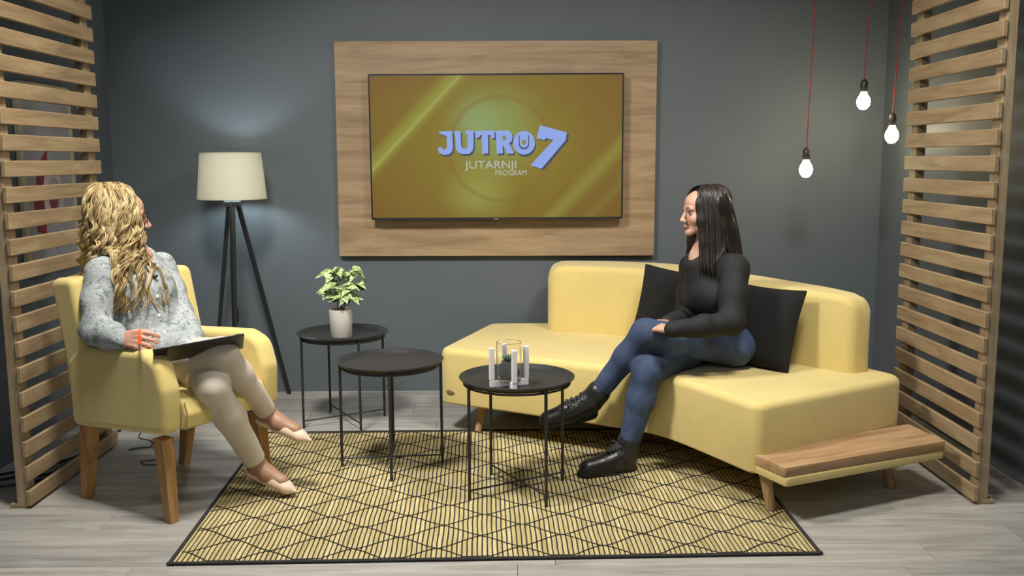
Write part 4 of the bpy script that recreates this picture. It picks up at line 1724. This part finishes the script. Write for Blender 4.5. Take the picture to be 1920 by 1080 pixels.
    S.ell(H(.100, 0, -.03), np.array((.062, .055, .092)) * sc, HB, .006, True)
    S.wrinkle(lambda X, Y, Z: .0014 * np.sin(160 * (X * .6 - Y * .8)) * np.sin(130 * (X * .8 + Y * .6)))
    base = shell('hair', S, M['brunette'], W)
    rg = np.random.default_rng(11)
    locks = []
    for i in range(460):
        ph = math.radians(rg.uniform(38, 322))
        s0 = -1 if ph > PI else 1
        pts = []
        x0 = rg.uniform(-.05, .055)
        R3 = np.array((.114, .092, .101)) + rg.uniform(-.001, .003)
        for th in np.linspace(.12, 1.55, 8):
            e = np.array((math.sin(th) * math.cos(ph) * R3[0], math.sin(th) * math.sin(ph) * R3[1], math.cos(th) * R3[2]))
            e = e + np.array((-.030, 0, .036)) + np.array((x0 * (1 - th / 1.55), 0, -.004 * (abs(x0) / .05) * (1 - th / 1.55)))
            pts.append(e)
        e = pts[-1].copy()
        Ln = rg.uniform(.27, .36)
        drift = np.array((-.045 * max(0, -math.cos(ph)) - .008, .010 * math.sin(ph), 0))
        wob = rg.uniform(-.006, .006, 3)
        for t in np.linspace(.12, 1, 9):
            q = e + np.array((0, 0, -Ln * t)) + drift * t * 1.2 + wob * math.sin(t * 3)
            if q[0] > .046: q[0] = .046 + (q[0] - .046) * .3
            pts.append(q)
        pts = clear_of(tree, [H(*p) for p in pts], rg.uniform(.004, .012))
        r = np.concatenate([[.0015, .0028], np.full(len(pts) - 4, .0036), [.0028, .0008]])
        locks.append((pts, r, rg.uniform(0, 1)))
    locks_mesh('hair_strands', locks, M['brunette'], base, 5)
    return W


# ================================================================== woman in the armchair
def woman_in_chair():
    W = thing('person', 'woman with curly blonde hair, speckled blouse and beige trousers in the armchair', 'person', tuple(ch(.2, .22, .45)))
    face = np.array((.849, -.529, 0)); right = np.array((-.529, -.849, 0)); left = -right
    pel = ch(.185, .222, .545)
    rh, lh = pel + right * .085, pel + left * .085
    rk, ra = at(416, 662, 3.44), at(503, 775, 3.66)
    lk, la = at(398, 728, 3.40), at(484, 872, 3.575)
    rtoe = at(583, 826, 3.62)
    ltoe = at(555, 922, 3.53)
    wst = at(278, 610, 3.62)
    chs = at(258, 540, 3.64)
    ubk = at(248, 505, 3.67)
    nkb = at(250, 478, 3.69)
    rs, ls = at(190, 512, 3.54), at(302, 500, 3.82)
    re, rw = at(180, 618, 3.46), at(232, 641, 3.375)
    le, lw = at(338, 590, 3.72), at(362, 632, 3.58)
    hd = at(226, 408, 3.69)
    hf = np.array((.90, .42, -.03)); HB = basis(hf, (0, 0, 1.0))
    sc = .91
    mid = lerp
    S = SDF((-1.75, 3.25, .0), (-.70, 3.98, 1.25), .0042)
    P = head_sdf(S, hd, HB, sc)
    S.path([hd + HB @ np.array((-.036, 0, -.10)) * sc, nkb + (0, 0, .01), nkb + (0, 0, -.03)], [.047, .048, .06], .02)
    S.cone(ls - (0, 0, .02), rs - (0, 0, .02), .045, .045, .03)
    S.path([nkb - (0, 0, .05), chs, wst, pel], [.075, .08, .075, .09], .03, (face, .75))
    S.cone(nkb + face * .02 - (0, 0, .02), chs + face * .080 + (0, 0, .02), .055, .030, .03)
    S.path([ls, le, lw], [.040, .033, .024], .02)
    S.path([rs, re, rw], [.040, .033, .024], .02)
    S.path([rh, rk, mid(rk, ra, .4), ra], [.066, .046, .044, .031], .02)
    S.path([lh, lk, mid(lk, la, .4), la], [.066, .046, .044, .031], .02)
    for a, k_, t in ((ra, rk, rtoe), (la, lk, ltoe)):
        d = t - a
        S.path([a, a + d * .25 + (0, 0, -.012), a + d * .62 + (0, 0, .0)], [.031, .033, .028], .02)
        S.ell(a - d * .10 - (0, 0, .02), (.030, .028, .034), None, .02)
    f1 = np.array((.86, -.46, .02)); f1 /= np.linalg.norm(f1)
    hand_sdf(S, rw + f1 * .006 + (0, 0, .012), f1, np.array((-.38, -.80, .45)), 1, [(.55, .9, .7), (.75, 1.05, .8), (.85, 1.1, .8), (.9, 1.1, .8)], .02, 1.0, (.80, .10, .5))
    f2 = np.array((.55, -.72, -.22)); f2 /= np.linalg.norm(f2)
    hand_sdf(S, lw + f2 * .0, f2, np.array((.1, -.1, 1.0)), -1, [(.15, .3, .2), (.2, .3, .2), (.25, .3, .2), (.3, .3, .2)], .05, .86)
    V, F = S.mesh()
    Cn = V[F].mean(1)
    L = (Cn - hd) @ HB / sc
    lip = (L[:, 0] > .086) & (np.abs(L[:, 1]) < .021) & (L[:, 2] < -.0565) & (L[:, 2] > -.079)
    leg = (Cn[:, 2] < .40) & (Cn[:, 0] > -1.2)
    mk('body', V, F, None, W, 180, mats=[M['skin_fair'], M['lip'], M['stocking']], fmat=np.where(leg, 2, lip.astype(int)))
    face_parts(P, HB, sc, W)
    # ---- trousers
    S = SDF((-1.65, 3.25, .05), (-.85, 3.98, .72), .005)
    S.path([rh, mid(rh, rk, .45), rk, mid(rk, ra, .35), mid(rk, ra, .97)], [.084, .072, .057, .052, .040], .025)
    S.path([lh, mid(lh, lk, .45), lk, mid(lk, la, .35), mid(lk, la, .95)], [.084, .072, .059, .055, .043], .025)
    S.ell(pel + (0, 0, .01), (.115, .150, .095), basis(face, (0, 0, 1)), .03)
    S.cut(mid(rk, ra, .95), ra - rk, .004, .09)
    S.cut(mid(lk, la, .93), la - lk, .004, .09)
    S.wrinkle(folds(8, .0016))
    shell('trousers', S, M['trousers'], W)
    # ---- blouse
    S = SDF((-1.76, 3.25, .46), (-1.08, 4.0, 1.02), .005)
    S.path([ubk, chs, wst, pel + (0, 0, .055)], [.115, .128, .125, .140], .035, (face, .80))
    S.ell(chs + face * .055 + (0, 0, -.01), (.075, .115, .08), basis(face, (0, 0, 1)), .04)
    S.ell(pel + face * .075 + (0, 0, .070), (.115, .135, .060), basis(face, (0, 0, 1)), .03)
    S.cone(rh + (0, 0, .034), lerp(rh, rk, .58) + (0, 0, .030), .074, .060, .03)
    S.cone(lh + (0, 0, .034), lerp(lh, lk, .40) + (0, 0, .034), .072, .060, .03)
    S.path([ls + (0, 0, -.006), rs + (0, 0, -.006)], [.054, .054], .04)
    S.path([nkb + (0, 0, -.03), ubk], [.066, .10], .03)
    S.path([rs, mid(rs, re, .5), re, mid(re, rw, .55), mid(re, rw, .97)], [.058, .060, .055, .049, .036], .022)
    S.path([ls, mid(ls, le, .5), le, mid(le, lw, .55), mid(le, lw, .97)], [.056, .055, .050, .044, .034], .022)
    S.cone(nkb + (0, 0, .06), nkb + face * .05, .050, .044, .008, sub=True)
    S.cone(nkb + face * .055 + (0, 0, .03), chs + face * .150 + (0, 0, .045), .034, .006, .005, sub=True)
    S.wrinkle(folds(9, .0040, 1.0))
    Vs, Fs = S.mesh()
    mk('blouse', Vs, Fs, M['blouse'], W, 180)
    tree = BVHTree.FromPolygons(Vs.tolist(), Fs.tolist())
    for px, py in ((295, 556), (298, 591), (309, 623)):
        # buttons lie on the front of the blouse
        b = mk('button', *lathe_geo([(0, -.004), (.0065, -.003), (.0065, .002), (0, .004)], 14), M['pearl'], W, 60, local=True)
        BUT.append((b, px, py))
    # microphone and its cable
    mc = at(288, 519, 3.50)
    MIC.append((W, chs, face, nkb))
    # ---- pumps
    for a, t, nm in ((ra, rtoe, 0), (la, ltoe, 1)):
        d = (t - a); Ld = np.linalg.norm(d); d = d / Ld
        up = np.array((0, 0, 1.0)); up = up - d * (d @ up); up /= np.linalg.norm(up)
        side = np.cross(d, up)
        lo, hi = np.minimum(a, t) - .10, np.maximum(a, t) + .08
        hl = a - d * .010 - up * .044
        S = SDF(lo, hi, .0036)
        S.path([a + d * Ld * .50 - up * .010, a + d * Ld * .78 - up * .008, t - d * .004], [.034, .029, .008], .012, (up, .8))
        S.path([hl, a + d * Ld * .30 - up * .030, a + d * Ld * .55 - up * .016], [.026, .026, .030], .012, (up, .7))
        S.ell(a + d * Ld * .18 + up * .022, (.085, .024, .046), np.stack([d, side, up], 1), .004, True)
        p_ = shell('shoe', S, M['pump'], W)
        mk('heel', *tube_geo([hl - up * .006, hl - up * .035 - d * .004], [.014, .007], 12), M['pump'], p_, 50)
    # ---- hair
    H = lambda x, y, z: hd + HB @ (np.array((x, y, z)) * sc)
    S = SDF((-1.72, 3.40, .82), (-1.33, 3.92, 1.24), .0045)
    S.ell(H(-.026, 0, .036), np.array((.100, .092, .096)) * sc, HB, .01)
    S.path([H(-.055, 0, .0), H(-.070, -.02, -.10), H(-.06, -.05, -.22)], [.070, .066, .050], .03, (HB[:, 0], .85))
    for s in (-1, 1):
        S.path([H(.024, s * .058, .045), H(.020, s * .080, -.05), H(.005, s * .085, -.16)], [.028, .030, .030], .02)
        S.path([H(-.020, s * .062, .03), H(-.030, s * .080, -.07), H(-.020, s * .085, -.18)], [.034, .038, .030], .02)
    S.ell(H(.112, 0, -.03), np.array((.060, .075, .112)) * sc, HB, .006, True)
    S.wrinkle(folds(21, .006, 2.0))
    base = shell('hair', S, M['blonde'], W)
    rg = np.random.default_rng(4)
    locks = []
    for i in range(165):
        ph = math.radians(rg.uniform(44, 330))
        pts = []
        x0 = rg.uniform(-.05, .045)
        R3 = np.array((.108, .100, .102)) + rg.uniform(-.004, .008)
        for th in np.linspace(.15, 1.6, 9):
            e = np.array((math.sin(th) * math.cos(ph) * R3[0], math.sin(th) * math.sin(ph) * R3[1], math.cos(th) * R3[2]))
            pts.append(e + np.array((-.026, 0, .036)) + np.array((x0 * (1 - th / 1.6), 0, 0)))
        e = pts[-1].copy()
        nearside = max(0, -math.sin(ph))          # her right side, towards the shoulder it falls over
        Ln = rg.uniform(.24, .34) + .14 * nearside * rg.uniform(.2, 1.0)
        if ph < 1.75:
            Ln = rg.uniform(.12, .18)            # the far front locks stop above the collar
        drift = np.array((.02 * nearside + .006, -.040 * nearside + .01 * math.sin(ph), 0)) + rg.normal(0, .018, 3) * (1, 1, 0)
        for t in np.linspace(.08, 1, 17):
            pts.append(e + np.array((0, 0, -Ln * t)) + drift * t ** .8)
        pts = clear_of(tree, [H(*p) for p in pts], rg.uniform(.010, .022))
        pts = spline(pts, 3)
        Pf, T, U, Wn = frames(pts)
        n = len(Pf)
        s = np.arange(n) / (n - 1)
        amp = (.002 + .015 * np.clip((s - .12) / .5, 0, 1)) * rg.uniform(.6, 1.25)
        fr_ = rg.uniform(3.6, 6.2) * 2 * PI
        p0, el = rg.uniform(0, 6.28), rg.uniform(.35, 1.0)
        an = rg.uniform(0, PI)
        ax1 = U * math.cos(an) + Wn * math.sin(an)
        ax2 = -U * math.sin(an) + Wn * math.cos(an)
        wave = ax1 * (amp * np.cos(fr_ * s + p0))[:, None] + ax2 * (el * amp * np.sin(fr_ * s + p0))[:, None]
        tone = rg.uniform(0, 1)
        for k in range(7):                        # the strands of one ringlet
            a5 = k * 2 * PI / 7 + p0
            off = (ax1 * math.cos(a5) + ax2 * math.sin(a5)) * np.interp(s, [0, .3, .85, 1], [.006, .0075, .008, .002])[:, None] * rg.uniform(.3, 1.15)
            q = Pf + wave * rg.uniform(.8, 1.2) + off
            q = clear_of(tree, q, .004)
            r = np.interp(s, [0, .1, .7, 1], [.0016, .0029, .0026, .0007]) * rg.uniform(.7, 1.1)
            locks.append((q, r, min(1, max(0, tone + rg.uniform(-.25, .25)))))
    locks_mesh('hair_curls', locks, M['blonde'], base, 5)
    # ---- glasses
    gl = G()
    for s in (-1, 1):
        ring = [P(.108 + .002 * math.cos(a) - .012 * abs(math.sin(a) * (1 if s * math.sin(a) > 0 else .2)), s * .033 + .024 * math.sin(a), .000 + .018 * math.cos(a)) for a in np.linspace(0, 2 * PI, 25)[:-1]]
        gl.tube(ring, .0016, 6, True)
        gl.tube([P(.096, s * .056, .006), P(.05, s * .073, .008), P(-.01, s * .080, .004)], .0016, 6)
    gl.tube([P(.110, -.009, .004), P(.113, 0, .006), P(.110, .009, .004)], .0016, 6)
    gl.mk('glasses', M['black_plastic'], W, 60)
    return W, dict(rw=rw, f1=f1, rk=rk, face=face, chs=chs, nkb=nkb, lw=lw)


BUT, MIC = [], []
woman_on_sofa()
WL, J = woman_in_chair()

# buttons and microphone: set on the blouse surface found under them
bpy.context.view_layer.update()
dg = bpy.context.evaluated_depsgraph_get()
blouse = [o for o in WL.children if o.name.startswith('blouse')][0]


def on_blouse(px, py, out=.001):
    p0 = np.array((0, 0, CAM_H))
    d = at(px, py, 3.5) - p0
    d /= np.linalg.norm(d)
    ok, loc, nor, _ = blouse.ray_cast(Vector(p0) - blouse.matrix_world.translation, Vector(d))
    if not ok:
        return Vector(at(px, py, 3.52)), Vector((0, -1, 0))
    return loc + blouse.matrix_world.translation + nor * out, nor


for b, px, py in BUT:
    p, nrm = on_blouse(px, py)
    b.location = p - WL.location
    b.rotation_euler = nrm.to_track_quat('Z', 'Y').to_euler()
p, nrm = on_blouse(287, 519, .006)
mic = G().box(tuple(p), (.030, .014, .011), bev=.004).mk('microphone', M['black_plastic'], WL, 40)
pts = [on_blouse(a, b, .003)[0] for a, b in ((262, 478), (268, 490), (274, 502), (280, 512), (287, 519))]
mk('microphone_cable', *tube_geo([tuple(q) for q in pts], .0032, 6), M['black_plastic'], WL, 60)

# ------------------------------------------------------------------ clipboard and pen
cb = thing('clipboard', 'black clipboard resting on the crossed knee of woman in armchair', 'clipboard', tuple(at(375, 645, 3.46)))
A, B_ = at(286, 656, 3.25), at(458, 626, 3.37)
ax = (B_ - A); Lc = np.linalg.norm(ax); ax /= Lc
dep = np.array((-.20, .90, -.52)); dep = dep - ax * (dep @ ax); dep /= np.linalg.norm(dep)
nn = np.cross(ax, dep)
Bc = np.stack([ax, dep, nn], 1)
cc = (A + B_) / 2 + dep * .075
G().box(cc, (Lc, .15, .006), Bc, .002).mk('board', M['black_plastic'], cb, 30)
G().box(cc + nn * .0045 - ax * .015, (Lc * .86, .135, .002), Bc).mk('paper', M['paper'], cb, 0)
G().box(cc + nn * .010 + ax * (Lc / 2 - .02), (.025, .09, .012), Bc, .003).mk('clip', M['black_metal'], cb, 30)

pw = J['rw'] + J['f1'] * .082
pen = thing('pen', 'orange pen held in the fingers of woman in armchair', 'pen', tuple(pw))
p0, p1 = at(262, 631, 3.285), at(262, 646, 3.275)
dpn = (p1 - p0) / np.linalg.norm(p1 - p0)
up_ = p0 + np.array((-.01, .03, .016))
G().tube([up_, p0], .0042, 10).mk('barrel', M['orange'], pen, 60)
G().tube([p0 - dpn * .002, p1], .0056, 10).mk('grip', M['orange'], pen, 60)
G().tube([p1, p1 + dpn * .022, p1 + dpn * .03], [.0042, .0028, .0008], 10).mk('tip', M['metal'], pen, 60)
